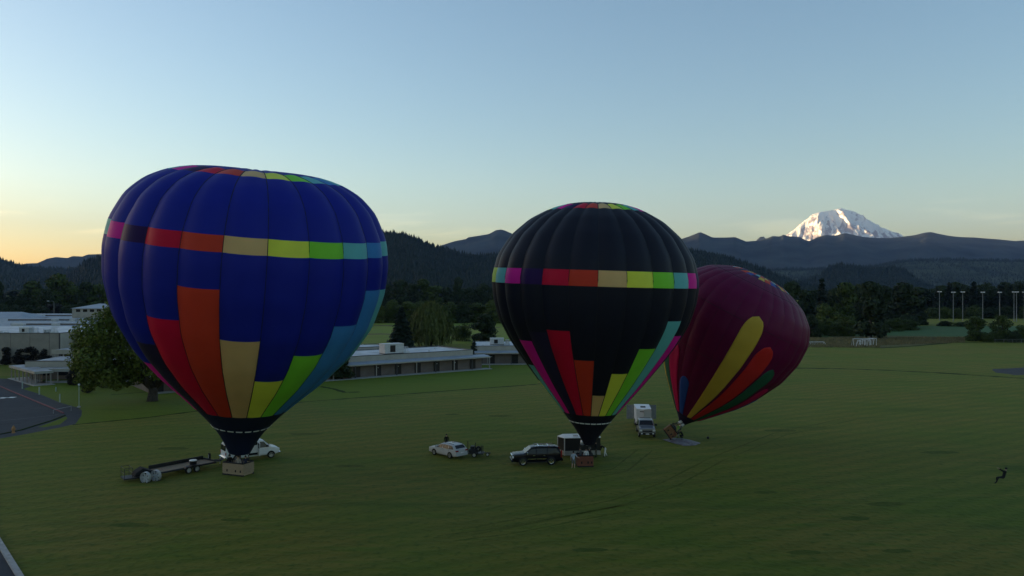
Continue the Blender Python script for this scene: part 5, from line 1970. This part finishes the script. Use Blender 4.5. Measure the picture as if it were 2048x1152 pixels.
# flatbed trailer behind the van
hx = Vector((.60, .80, 0))
T = thing('flatbed_trailer', 'long flatbed trailer with wooden deck and tandem wheels behind the white van', 'trailer', (-32.6, 79.2, 0), math.atan2(.80, .60))
WOOD = mat('deck_wood', (0.23, 0.17, 0.115), 0.8, var=.22, scale=2, stretch=(1, 12, 1))
fr = MB().b2(-3.0, 3.0, -1.08, -.98, .48, .64).b2(-3.0, 3.0, .98, 1.08, .48, .64).b2(-3.0, -2.9, -.98, .98, .48, .64).b2(2.9, 3.0, -.98, .98, .48, .64)
fr.b2(3.0, 4.7, -.07, .07, .42, .52)
fr.tube([(3.0, -.9, .5), (4.4, -.08, .48)], .05, 6).tube([(3.0, .9, .5), (4.4, .08, .48)], .05, 6)
fr.build('frame', BLKM, T)
for k in range(9):
    y0 = -.96 + k * .2135
    MB().b2(-2.89, 2.89, y0, y0 + .2, .60, .642 + .006 * (k % 2)).build('plank', WOOD, T)
MB().b2(-2.9, 2.9, 1.085, 1.14, .62, .98).b2(2.9, 2.97, -.98, 1.08, .62, .80).build('side_rail', BLKM, T)
for yy in (-1.2, 1.2):
    for xx in (-.1, .78):
        wheel(T, xx, yy, .34, .2)
    b = MB()
    P = [(x_, z_) for x_, z_ in ((-.58, .48), (-.45, .72), (-.2, .78), (.9, .78), (1.15, .72), (1.28, .48))]
    y0, y1 = sorted((yy - .14, yy + .14))
    for (xa, za), (xb, zb_) in zip(P[:-1], P[1:]):
        b.panel([(xa, y0, za), (xb, y0, zb_), (xb, y1, zb_), (xa, y1, za)], (0, 0, 1), .02)
    b.build('fender', BLKM, T)
w_ = wheel(T, 3.15, .35, .36, .2, z=.95)
w_.rotation_euler = (0, 0, R(65))
MB().cyl((4.3, .25, .02), (4.3, .25, .8), .04).build('jack', METAL, T)
b = MB().lathe([(.001, 0), (.30, 0), (.34, .42), (.36, .44), (.33, .44)], (0, 0, 0), n=18)
o = b.build('bucket', PLASTIC, smooth=True)
p_ = Vector((-32.6, 79.2, 0)) + Matrix.Rotation(math.atan2(.8, .6), 3, 'Z') @ Vector((.75, -.62, .65))
o.location = p_
tag(o, 'round black tub with a white lid standing on the flatbed deck', 'tub')
MB().lathe([(.001, .5), (.3, .5), (.37, .46), (.37, .42)], (0, 0, 0), n=18).build('lid', WHITE, o, smooth=True)

# cart with cage and the two inflation fans
T = thing('cage_cart', 'low black cart with a wire cage at its end behind the flatbed trailer', 'cart', (-35.4, 76.0, 0), R(38))
MB().b2(-1.5, 1.3, -.75, .75, .28, .40).build('frame', BLKM, T)
for sx in (-1.45, -.75):
    for sy in (-.7, .7):
        MB().cyl((sx, sy, .4), (sx, sy, 1.35), .025, n=6).build('cage_post', BLKM, T)
b = MB()
for z_ in (.85, 1.34):
    b.tube([(-.75, -.7, z_), (-1.45, -.7, z_), (-1.45, .7, z_), (-.75, .7, z_), (-.75, -.7, z_)], .022, 6)
b.build('cage_rail', BLKM, T)
b = MB().panel([(-.6, -.65, .42), (1.2, -.65, .42), (1.2, -.65, .7), (.2, -.65, 1.15), (-.4, -.65, .8)], (0, -1, 0), 1.3)
b.build('cover', mat('black_canvas', (.014, .014, .016), .9), T, bevel=.06)
for sy in (-.85, .85):
    wheel(T, .3, sy, .28, .16)
MB().cyl((1.9, 0, .02), (1.9, 0, .35), .05, mi=0).sphere((1.9, 0, .1), .1).build('jockey_wheel', STRIPE, T)
MB().tube([(1.2, -.5, .34), (2.3, 0, .34), (1.2, .5, .34)], .045, 6).build('tongue', BLKM, T)


def fan(label, px, py, d, rz, tilt=0):
    z0 = zat(py, d)
    T = thing('inflation_fan', label, 'fan', (at(px, d), d, 0), rz, 'inflation fans beside the flatbed trailer')
    r = .5
    b = MB()
    for rr2 in (r, r * .7, r * .4):
        b.tube([(rr2 * math.cos(t), -.14, z0 + rr2 * math.sin(t)) for t in np.linspace(0, 2 * PI, 25)], .018, 5, cap=False)
    for k in range(8):
        a = k * PI / 4
        b.cyl((.1 * math.cos(a), -.14, z0 + .1 * math.sin(a)), (r * math.cos(a), -.14, z0 + r * math.sin(a)), .014, n=5)
    b.build('guard', METAL, T)
    MB().lathe([(r * 1.02, -.13), (r * 1.06, .16), (r * 1.0, .16), (r * .98, -.13)], (0, 0, z0), 'y', 26).build('shroud', METAL, T)
    b = MB()
    for k in range(6):
        a = k * PI / 3
        c_, n_ = Vector((math.cos(a), 0, math.sin(a))), Vector((-math.sin(a), 0, math.cos(a)))
        o_ = Vector((0, 0, z0))
        b.panel([o_ + c_ * .08 - n_ * .06, o_ + c_ * .46 - n_ * .13 + Vector((0, -.05, 0)), o_ + c_ * .46 + n_ * .13 + Vector((0, .05, 0)), o_ + c_ * .08 + n_ * .06], (0, -1, 0), .02)
    b.lathe([(.001, -.08), (.11, -.06), (.11, .1), (.001, .1)], (0, 0, z0), 'y', 12)
    b.build('blade', mat('pale_blade', (.50, .54, .55), .5), T)
    b = MB()
    for sx in (-.38, .38):
        b.tube([(sx, -.3, .03), (sx, .35, .03)], .03, 6).cyl((sx, 0, .03), (sx * .8, 0, z0 - r * .7), .03, n=6)
    b.b2(-.2, .2, .1, .45, .1, .5)
    b.build('stand', BLKM, T)


fan('round inflation fan with pale blades nearest the cage cart', 291, 955, 74.9, R(-18))
fan('round inflation fan with pale blades leaning at the flatbed corner', 311.5, 951, 75.6, R(-18))

# black equipment trailer beside the silver wagon
T = thing('equipment_trailer', 'small black open trailer with upright posts behind the silver estate car', 'trailer', (at(954, 86.6), 86.6, 0), R(-6))
MB().b2(-1.0, .75, -.6, .6, .30, .42).b2(.75, 1.5, -.04, .04, .34, .42).build('frame', BLKM, T)
for (xx, hh) in ((-.92, 1.75), (-.1, 1.55), (.55, 1.25), (.72, 1.25)):
    MB().cyl((xx, -.5, .4), (xx, -.5, hh), .045, n=6).build('post', BLKM, T)
b = MB().b2(-.85, .1, -.45, .5, .42, .82).b2(-.7, -.25, -.3, .4, .82, 1.1)
b.build('engine_box', PLASTIC, T, bevel=.06)
b = MB().lathe([(.28, -.1), (.33, 0), (.28, .1), (.1, .1), (.1, -.1)], (.2, -.3, .85), 'y', 14)
b.build('coil', BLKM, T)
for sy in (-.7, .7):
    wheel(T, -.2, sy, .26, .15)
wheel(T, 1.15, 0, .2, .1)
MB().tube([(.75, -.5, 1.2), (.72, -.5, 1.24), (.55, -.5, 1.2)], .02, 5).build('rail', BLKM, T)

# ------------------------------------------------------------------ people
SKIN = mat('skin', (0.42, 0.26, 0.19), .6, var=.05)
HAIRD = mat('dark_hair', (.018, .014, .012), .7)
CLOTH = {k: mat('cloth_' + k, v_, .85, var=.15, scale=6) for k, v_ in dict(
    pale_blue=(.34, .40, .48), grey=(.12, .12, .125), dark=(.016, .016, .018), black=(.009, .009, .010), beige=(.34, .29, .23), white=(.6, .6, .58), navy=(.02, .025, .05), olive=(.05, .055, .03),
    hivis=(.20, .42, .08), jeans=(.04, .055, .085), stone=(.22, .21, .19)).items()}

BASE = dict(pelvis=(0, 0, .96), waist=(0, 0, 1.10), chest=(0, 0, 1.30), neck=(0, .01, 1.49), jaw=(0, .03, 1.57), crown=(0, .02, 1.69),
            shL=(-.18, 0, 1.42), elL=(-.25, -.02, 1.14), wrL=(-.27, .06, .90), haL=(-.27, .09, .82), shR=(.18, 0, 1.42), elR=(.25, -.02, 1.14), wrR=(.27, .06, .90), haR=(.27, .09, .82),
            hiL=(-.10, 0, .90), knL=(-.11, .02, .50), anL=(-.12, -.02, .10), toL=(-.13, .14, .05), hiR=(.10, 0, .90), knR=(.11, .02, .50), anR=(.12, -.02, .10), toR=(.13, .14, .05))
RAD = dict(pelvis=(.155, .12), waist=(.145, .105), chest=(.165, .115), neck=(.06, .06), jaw=(.085, .09), crown=(.075, .085), shL=.075, elL=.052, wrL=.036, haL=.04, shR=.075, elR=.052, wrR=.036, haR=.04,
           hiL=.10, knL=.068, anL=.048, toL=.042, hiR=.10, knR=.068, anR=.048, toR=.042)
BONES = [('pelvis', 'waist', 'top'), ('waist', 'chest', 'top'), ('chest', 'neck', 'top'), ('neck', 'jaw', 'skin'), ('jaw', 'crown', 'skin')]
for s_ in 'LR':
    BONES += [('chest', 'sh' + s_, 'top'), ('sh' + s_, 'el' + s_, 'sleeve'), ('el' + s_, 'wr' + s_, 'arm'), ('wr' + s_, 'ha' + s_, 'skin'),
              ('pelvis', 'hi' + s_, 'leg'), ('hi' + s_, 'kn' + s_, 'leg'), ('kn' + s_, 'an' + s_, 'shin'), ('an' + s_, 'to' + s_, 'shoe')]


def person(label, loc, rz, top='dark', leg='jeans', pose=None, arm=None, shin=None, shoe='dark', hair='dark', cap=None, tall=1.75, hat=None, group=None):
    J = dict(BASE)
    J.update(pose or {})
    k = tall / 1.75
    J = {n_: Vector(p) * k for n_, p in J.items()}
    names = list(J)
    me = bpy.data.meshes.new('person')
    me.from_pydata([J[n_] for n_ in names], [(names.index(a), names.index(b_)) for a, b_, _ in BONES], [])
    o = bpy.data.objects.new('person', me)
    COL.objects.link(o)
    o.modifiers.new('skin', 'SKIN').use_smooth_shade = True
    for i, n_ in enumerate(names):
        r_ = RAD[n_]
        sv = me.skin_vertices[0].data[i]
        sv.radius = tuple(x * k for x in (r_ if isinstance(r_, tuple) else (r_, r_)))
        sv.use_root = n_ == 'pelvis'
    o.modifiers.new('sub', 'SUBSURF').levels = 1
    dg = bpy.context.evaluated_depsgraph_get()
    dg.update()
    m2 = bpy.data.meshes.new_from_object(o.evaluated_get(dg))
    o.modifiers.clear()
    o.data = m2
    m2.materials.clear()
    slots = dict(top=CLOTH[top], sleeve=CLOTH[top], arm=CLOTH[arm] if arm else SKIN, leg=CLOTH[leg], shin=CLOTH.get(shin, SKIN) if shin else CLOTH[leg], shoe=CLOTH[shoe], skin=SKIN)
    if shin == 'skin':
        slots['shin'] = SKIN
    keys = list(slots)
    for kk in keys:
        m2.materials.append(slots[kk])
    seg = [(J[a], J[b_], keys.index(c_)) for a, b_, c_ in BONES]
    for f in m2.polygons:
        p = f.center
        best, bi = 1e9, 0
        for a, b_, ci in seg:
            d_ = b_ - a
            t = max(0, min(1, (p - a).dot(d_) / d_.length_squared))
            dd = (p - a - d_ * t).length
            if dd < best:
                best, bi = dd, ci
        f.material_index = bi
    # hands: four fingers and a thumb curling from each palm, part of the same mesh
    bm = bmesh.new()
    bm.from_mesh(m2)
    fb = MB()
    for s_, sg in (('L', -1), ('R', 1)):
        d_ = (J['ha' + s_] - J['wr' + s_]).normalized()
        side = d_.cross(Vector((0, 0, 1)))
        if side.length < .2:
            side = Vector((0, 1, 0))
        side.normalize()
        cur = side.cross(d_)
        for q_ in range(4):
            st = J['ha' + s_] + side * (q_ - 1.5) * .019 * k
            l_ = (.07, .082, .078, .06)[q_] * k
            fb.tube([st, st + d_ * l_ * .5 - cur * .006, st + d_ * l_ * .9 - cur * .022], [.0095, .009, .007], 6)
        st = J['wr' + s_] * .45 + J['ha' + s_] * .55 + side * .03
        fb.tube([st, st + side * .022 + d_ * .025, st + side * .025 + d_ * .055], [.011, .010, .008], 6)
    # nose and ears
    hd_ = (J['crown'] + J['jaw']) / 2
    fw = Vector((0, 1, 0))
    fb.sphere(tuple(hd_ + fw * .092 * k + Vector((0, 0, -.015))), .016, 6, 4)
    for sg in (-1, 1):
        fb.sphere(tuple(hd_ + Vector((sg * .082 * k, .0, -.01))), .02, 6, 4, sc=(.5, 1, 1.4))
    vs = [bm.verts.new(v_) for v_ in fb.v]
    for f in fb.f:
        nf = bm.faces.new([vs[i] for i in f])
        nf.material_index = keys.index('skin')
        nf.smooth = True
    bm.to_mesh(m2)
    bm.free()
    m2.polygons.foreach_set('use_smooth', [True] * len(m2.polygons))
    o.location = loc
    o.rotation_euler = (0, 0, rz)
    tag(o, label, 'person', group)
    if hat:
        hm = CLOTH[hat]
        b = MB().lathe([(.15, -.005), (.15, .01), (.088, .02), (.08, .09), (.001, .11)], tuple(J['crown'] + Vector((0, 0, .0))), n=14)
        b.build('hat', hm, o, smooth=True)
    else:
        b = MB().sphere(tuple(hd_ + Vector((0, -.018, .035)) * k), .108 * k, 12, 7, sc=(.93, 1.0, .98))
        b.build('hair' if not cap else 'cap', HAIRD if not cap else CLOTH[cap], o, smooth=True)
    return o


def shift(pose, dz, dy=0):
    return pose


# standing man with his back to the camera, reaching for the basket rim
x, y = G(1147, 937)
person('standing person in pale blue shirt and grey shorts, back turned, holding the red basket', (x, y, 0), R(-6), 'pale_blue', 'grey',
       dict(elR=(.34, .08, 1.16), wrR=(.50, .26, 1.06), haR=(.58, .30, 1.03), knL=(-.12, 0, .5), anL=(-.15, -.05, .10), toL=(-.17, .1, .05), anR=(.11, .03, .10), toR=(.12, .19, .05)), shin='skin', shoe='white')
# people inside the pale basket of the blue balloon
RB3 = Matrix.Rotation(rzB, 3, 'Z')
for (lx, ly, lab, top, hat, rot, arms) in (
        (-.95, -.1, 'person in dark clothes at the outer end of the pale basket, under the blue balloon', 'black', None, 40, {}),
        (-.30, .2, 'person in grey top standing mid way in the pale basket of the blue balloon', 'grey', None, -10, dict(elR=(.28, .1, 1.35), wrR=(.2, .2, 1.62), haR=(.18, .21, 1.70))),
        (.22, -.25, 'person in beige shirt standing in the pale basket of the blue balloon', 'beige', None, 170, {}),
        (.85, .05, 'person in navy top at the van end of the pale basket, under the blue balloon', 'navy', None, 200, dict(elL=(-.28, .1, 1.35), wrL=(-.24, .22, 1.58), haL=(-.23, .24, 1.66)))):
    p_ = RB3 @ Vector((lx, ly, 0)) + Vector((bkx, bky, .14))
    person(lab, p_, R(rot), top, 'jeans', arms, arm=top if top != 'grey' else None, hair='dark', tall=1.72)
for (lx, ly, lab, top, hat, rot) in (
        (-.40, .15, 'person in grey jacket at the car side of the red basket, under the black balloon', 'grey', None, 60),
        (.15, -.2, 'person in white top standing in the middle of the red basket', 'white', None, 190),
        (.52, .1, 'person in dark top with pale hat at the far end of the red basket', 'dark', 'stone', 220)):
    p_ = Vector((bK.x + lx, bK.y + ly, .14))
    person(lab, p_, R(rot), top, 'jeans', {}, arm=top, hat=hat, tall=1.7)
x, y = G(1192, 915)
person('person in dark clothes standing just behind the red basket of the black balloon', (x, y, 0), R(100), 'dark', 'olive', dict(elR=(.3, .2, 1.2), wrR=(.3, .42, 1.15), haR=(.3, .5, 1.13)), arm='dark')
x, y = G(1209, 914)
person('person bending forward in dark top and pale trousers behind the red basket', (x, y, 0), R(95), 'black', 'white',
       dict(pelvis=(0, -.10, .93), waist=(0, .02, 1.05), chest=(0, .22, 1.17), neck=(0, .40, 1.24), jaw=(0, .47, 1.25), crown=(0, .57, 1.30), shL=(-.18, .32, 1.18), shR=(.18, .32, 1.18), elL=(-.22, .42, .92), elR=(.22, .42, .92),
            wrL=(-.2, .55, .72), haL=(-.19, .58, .64), wrR=(.2, .55, .72), haR=(.19, .58, .64), hiL=(-.1, -.10, .88), hiR=(.1, -.10, .88), knL=(-.14, .02, .48), knR=(.14, -.12, .48), anL=(-.16, .02, .10), anR=(.15, -.3, .10),
            toL=(-.17, .18, .05), toR=(.15, -.14, .05)), arm='black')
x, y = G(893, 899)
person('person in black standing on the far side of the silver estate car', (at(893, 90.2), 90.2, 0), R(190), 'black', 'dark', {}, arm='black')
# crew round the tipped basket
x, y = G(1364, 878)
person('person in black crouching beside the tipped basket of the plum balloon', (x, y, 0), R(75), 'black', 'black',
       dict(pelvis=(0, -.12, .42), waist=(0, -.06, .55), chest=(0, .08, .74), neck=(0, .16, .93), jaw=(0, .2, 1.0), crown=(0, .21, 1.12), shL=(-.18, .1, .86), shR=(.18, .1, .86), elL=(-.24, .3, .70), elR=(.24, .3, .70),
            wrL=(-.2, .5, .72), haL=(-.19, .58, .72), wrR=(.2, .5, .72), haR=(.19, .58, .72), hiL=(-.1, -.12, .38), hiR=(.1, -.12, .38), knL=(-.15, .28, .50), knR=(.15, .26, .42), anL=(-.15, .05, .10), anR=(.15, -.1, .10), toL=(-.16, .22, .05),
            toR=(.16, .08, .05)), arm='black')
x, y = G(1359, 877)
person('person in bright green vest standing at the mouth of the plum balloon', (x, y + .6, 0), R(60), 'hivis', 'stone', dict(elR=(.3, .15, 1.3), wrR=(.26, .38, 1.5), haR=(.25, .44, 1.56), elL=(-.28, .12, 1.3), wrL=(-.25, .34, 1.5), haL=(-.24, .4, 1.56)))
x, y = G(1353, 876)
person('person in grey blue jacket leaning over the tipped basket rim', (x, y + .8, 0), R(100), 'jeans', 'dark', dict(chest=(0, .12, 1.28), neck=(0, .22, 1.46), jaw=(0, .27, 1.53), crown=(0, .3, 1.65), shL=(-.18, .14, 1.4), shR=(.18, .14, 1.4), elL=(-.24, .3, 1.2),
       wrL=(-.22, .5, 1.1), haL=(-.21, .58, 1.08), elR=(.24, .3, 1.2), wrR=(.22, .5, 1.1), haR=(.21, .58, 1.08)), arm='jeans')
# crew member leaning back on the crown line
x, y = G(1992, 967)
person('person in black crouching and leaning back with arms stretched out on the open grass', (x, y, 0), R(90), 'black', 'black',
       dict(pelvis=(0, -.62, .56), waist=(0, -.70, .70), chest=(0, -.76, .92), neck=(0, -.84, 1.12), jaw=(0, -.84, 1.20), crown=(0, -.88, 1.32), shL=(-.18, -.74, 1.04), shR=(.18, -.74, 1.04), elL=(-.2, -.48, 1.16), elR=(.2, -.48, 1.16),
            wrL=(-.1, -.24, 1.30), haL=(-.07, -.17, 1.35), wrR=(.1, -.24, 1.30), haR=(.07, -.17, 1.35), hiL=(-.1, -.58, .52), hiR=(.1, -.58, .52), knL=(-.14, -.14, .56), knR=(.14, -.12, .50), anL=(-.14, .08, .12), anR=(.15, -.18, .10),
            toL=(-.15, .24, .07), toR=(.16, -.02, .05)), arm='black', cap='black', tall=1.88)

# ------------------------------------------------------------------ poles, goals, small furniture
POLEM = mat('galvanised_pole', (0.24, 0.25, 0.25), .5, metal=.3)
LAMPH = mat('lamp_head', (0.62, 0.63, 0.62), .4)
fl = []
for i, (px, pb, pt) in enumerate(((1879, 641, 584), (1906.5, 643, 585), (1925.5, 641.5, 584.5), (1965.5, 642.5, 585), (1999.5, 640, 585), (2028, 643, 584.5), (2033, 643.5, 584.5), (2048.5, 643, 585))):
    x, d = G(px, pb)
    T = thing('floodlight_pole', ['floodlight pole standing nearest the big dark wood', 'second floodlight pole counted from the big wood', 'third floodlight pole, close beside the second', 'floodlight pole alone above the first field edge bush',
                                  'floodlight pole rising from behind the wider field edge bush', 'first of the two floodlight poles standing close together', 'second of the two floodlight poles standing close together', 'floodlight pole cut by the picture border'][i],
              'light pole', (x, d, 0), R(30), 'floodlight poles round the ball field')
    h = zat(pt, d)
    MB().cyl((0, 0, 0), (0, 0, h), .19, .11, 10).build('pole', POLEM, T)
    MB().tube([(-1.6, 0, h - .1), (1.6, 0, h - .1)], .08, 6).build('crossarm', POLEM, T)
    for sx in (-1.4, -.9, .9, 1.4):
        MB().b2(sx - .28, sx + .28, -.35, .25, h - .05, h + .42).build('lamp', LAMPH, T)

GOALM = mat('goal_white', (.72, .73, .73), .4)
NETM = mat('goal_net', (.45, .46, .46), .8)


def goal(label, px, py, width, hgt, rz, depth=1.4, dx=0):
    x, d = G(px, py)
    T = thing('soccer_goal', label, 'soccer goal', (x + dx, d, 0), rz, 'soccer goals stored at the field edge')
    a = width / 2
    MB().tube([(-a, 0, 0), (-a, 0, hgt), (a, 0, hgt), (a, 0, 0)], .07, 8).build('goal_frame', GOALM, T)
    for sx in (-a, a):
        MB().tube([(sx, 0, hgt), (sx, depth * .45, hgt), (sx, depth, .05), (sx, 0, .05)], .05, 6).build('side_stay', GOALM, T)
    MB().cyl((-a, depth, .05), (a, depth, .05), .04, n=6).build('ground_bar', GOALM, T)
    b = MB()
    for k in range(1, 14):
        b.cyl((-a + 2 * a * k / 14, depth * .45, hgt), (-a + 2 * a * k / 14, depth, .05), .008, n=4)
    for k in range(1, 6):
        t = k / 6
        b.cyl((-a, depth * (.45 + .55 * t), hgt * (1 - t)), (a, depth * (.45 + .55 * t), hgt * (1 - t)), .008, n=4)
    o = b.build('net', NETM, T)
    o['kind'] = 'stuff'


goal('large white soccer goal standing across the smaller stored goals', 1727, 692, 6.4, 2.3, R(4))
goal('small white goal packed inside the large one, nearest its first post', 1720, 692, 2.6, 1.8, R(72), 1.2)
goal('small white goal packed in the middle of the large one', 1727, 691.5, 2.6, 1.9, R(80), 1.2)
goal('small white goal packed inside the large one, nearest its far post', 1736, 691.5, 2.6, 1.9, R(98), 1.2)
goal('white goal turned end on beside the stored goals', 1746, 691, 2.4, 2.3, R(118), 1.6)
goal('white goal lying low by the plum balloon with its stay sticking up', 1632, 688, 5.0, .7, R(186), 1.5)

# school side posts, lamp and hydrant
PALE = mat('pale_green_post', (.32, .39, .34), .6)
for (px, pt, pb, lab) in ((44.8, 764, 777.5, 'pale post on the paved edge nearest the covered walkway'), (78.6, 775, 789.5, 'pale post midway along the paved edge of the car park'), (119.7, 789, 804.5, 'pale post nearest the bend of the paved edge'),
                          (112, 775.5, 783, 'short pale post standing back on the lawn')):
    x, d = G(px, pb)
    o = MB().cyl((0, 0, 0), (0, 0, zat(pt, d)), .11, n=10).sphere((0, 0, zat(pt, d)), .11).build('bollard', PALE, None, smooth=False)
    o.location = (x, d, 0)
    tag(o, lab, 'post', 'pale posts along the car park')
x, d = G(158, 815)
T = thing('lamp_post', 'slim pale lamp post at the corner of the lawn and paving', 'lamp post', (x, d, 0))
MB().cyl((0, 0, 0), (0, 0, zat(771, d)), .055, n=8).build('pole', PALE, T)
MB().sphere((0, 0, zat(769.5, d)), .17).build('lamp', LAMPH, T)
MB().b2(-.2, .2, -.2, .2, 0, .2).build('base', CONC, T)
x, d = G(74.5, 771)
x, d = G(27, 866)
T = thing('fire_hydrant', 'dull orange hydrant on the asphalt edge of the car park', 'hydrant', (x, d, 0))
OR = mat('orange_hydrant_paint', (.36, .19, .075), .6, var=.15, scale=5)
MB().lathe([(.22, 0), (.22, .06), (.16, .08), (.15, .62), (.20, .64), (.20, .70), (.15, .78), (.07, .86), (.05, .95), (.001, .95)], (0, 0, 0), n=14).build('barrel', OR, T, smooth=False)
MB().cyl((-.28, 0, .5), (.28, 0, .5), .075).cyl((0, -.26, .46), (0, 0, .46), .1).build('nozzle', OR, T)
T = thing('bike_rack', 'low curved railing at the end of the red kerb', 'railing', (*G(128, 824), 0), R(50))
MB().tube([(-1.6, -.4, .0), (-1.6, -.4, .5), (-.4, -.1, .62), (.7, 0, .7), (1.1, .3, .75), (1.1, .3, 0)], .04, 6).build('rail', POLEM, T)
# street lamp above the school roofs
x, d = at(108, 420), 420
T = thing('street_lamp', 'street lamp with a single arm above the stepped school roofs', 'lamp post', (x, d, 0))
h = zat(604, d)
MB().cyl((0, 0, 0), (0, 0, h), .16, .1).tube([(0, 0, h), (-.5, 0, h + .4), (-2.6, 0, h + .5)], .07, 6).build('pole', POLEM, T)
MB().b2(-3.6, -2.5, -.3, .3, h + .38, h + .62).build('lamp', LAMPH, T, bevel=.08)

# power line with its poles across the valley
PWOOD = mat('pole_wood', (.07, .06, .05), .9)
pts = []
for i, (px, d) in enumerate(((-260, 470), (95, 500), (430, 520), (745, 540), (1050, 550), (1420, 540), (1705, 500), (2080, 470))):
    x = at(px, d)
    T = thing('utility_pole', 'wooden power pole among the valley trees, %s from the left' % ORD[i], 'utility pole', (x, d, 0), 0, 'power poles across the valley')
    h = 14.2
    MB().cyl((0, 0, 0), (0, 0, h), .19, .13, 8).build('pole', PWOOD, T)
    MB().b2(-.06, .06, -1.3, 1.3, h - .75, h - .58).build('crossarm', PWOOD, T)
    for yy in (-1.2, 0, 1.2):
        MB().cyl((0, yy, h - .58), (0, yy, h - .35), .06, n=6).build('insulator', LAMPH, T)
    pts.append((x, d, h))
for lv, (dy, dz) in enumerate(((-1.2, -.35), (0, -.35), (1.2, -.35), (0, -2.6))):
    b = MB()
    for (x0, y0, z0), (x1, y1, z1) in zip(pts[:-1], pts[1:]):
        b.tube([(x0 + (x1 - x0) * t, y0 + (y1 - y0) * t + dy, z0 + dz - 2.0 * 4 * t * (1 - t) * .6) for t in np.linspace(0, 1, 13)], .035 if lv < 3 else .06, 4)
    o = b.build('power_line', PLASTIC)
    tag(o, ['nearest upper wire of the power line across the valley', 'middle upper wire of the power line across the valley', 'far upper wire of the power line across the valley', 'thicker lower cable of the power line across the valley'][lv], 'wire', 'wires of the valley power line')
# field edge fence at the picture border
xa, da = G(1990, 686)
T = thing('fence', 'thin wire fence in front of the field edge bushes', 'fence', (xa, da, 0), R(2))
for k in range(9):
    MB().cyl((k * 3, 0, 0), (k * 3, 0, 1.25), .04, n=6).build('post', POLEM, T)
MB().tube([(0, 0, 1.2), (24, 0, 1.2)], .025, 5).build('rail', POLEM, T)
b = MB()
for k in range(48):
    b.cyl((k * .5, 0, .1), (k * .5 + .5, 0, 1.15), .006, n=3).cyl((k * .5 + .5, 0, .1), (k * .5, 0, 1.15), .006, n=3)
o = b.build('mesh', POLEM, T)
o['kind'] = 'stuff'
o = MB().sphere((0, 0, .16), .17, 12, 8).build('ball', PLASTIC, smooth=True)
x, d = G(1416, 878)
o.location = (x, d, 0)
tag(o, 'small dark ball lying on the grass right of the grey tarp', 'ball')
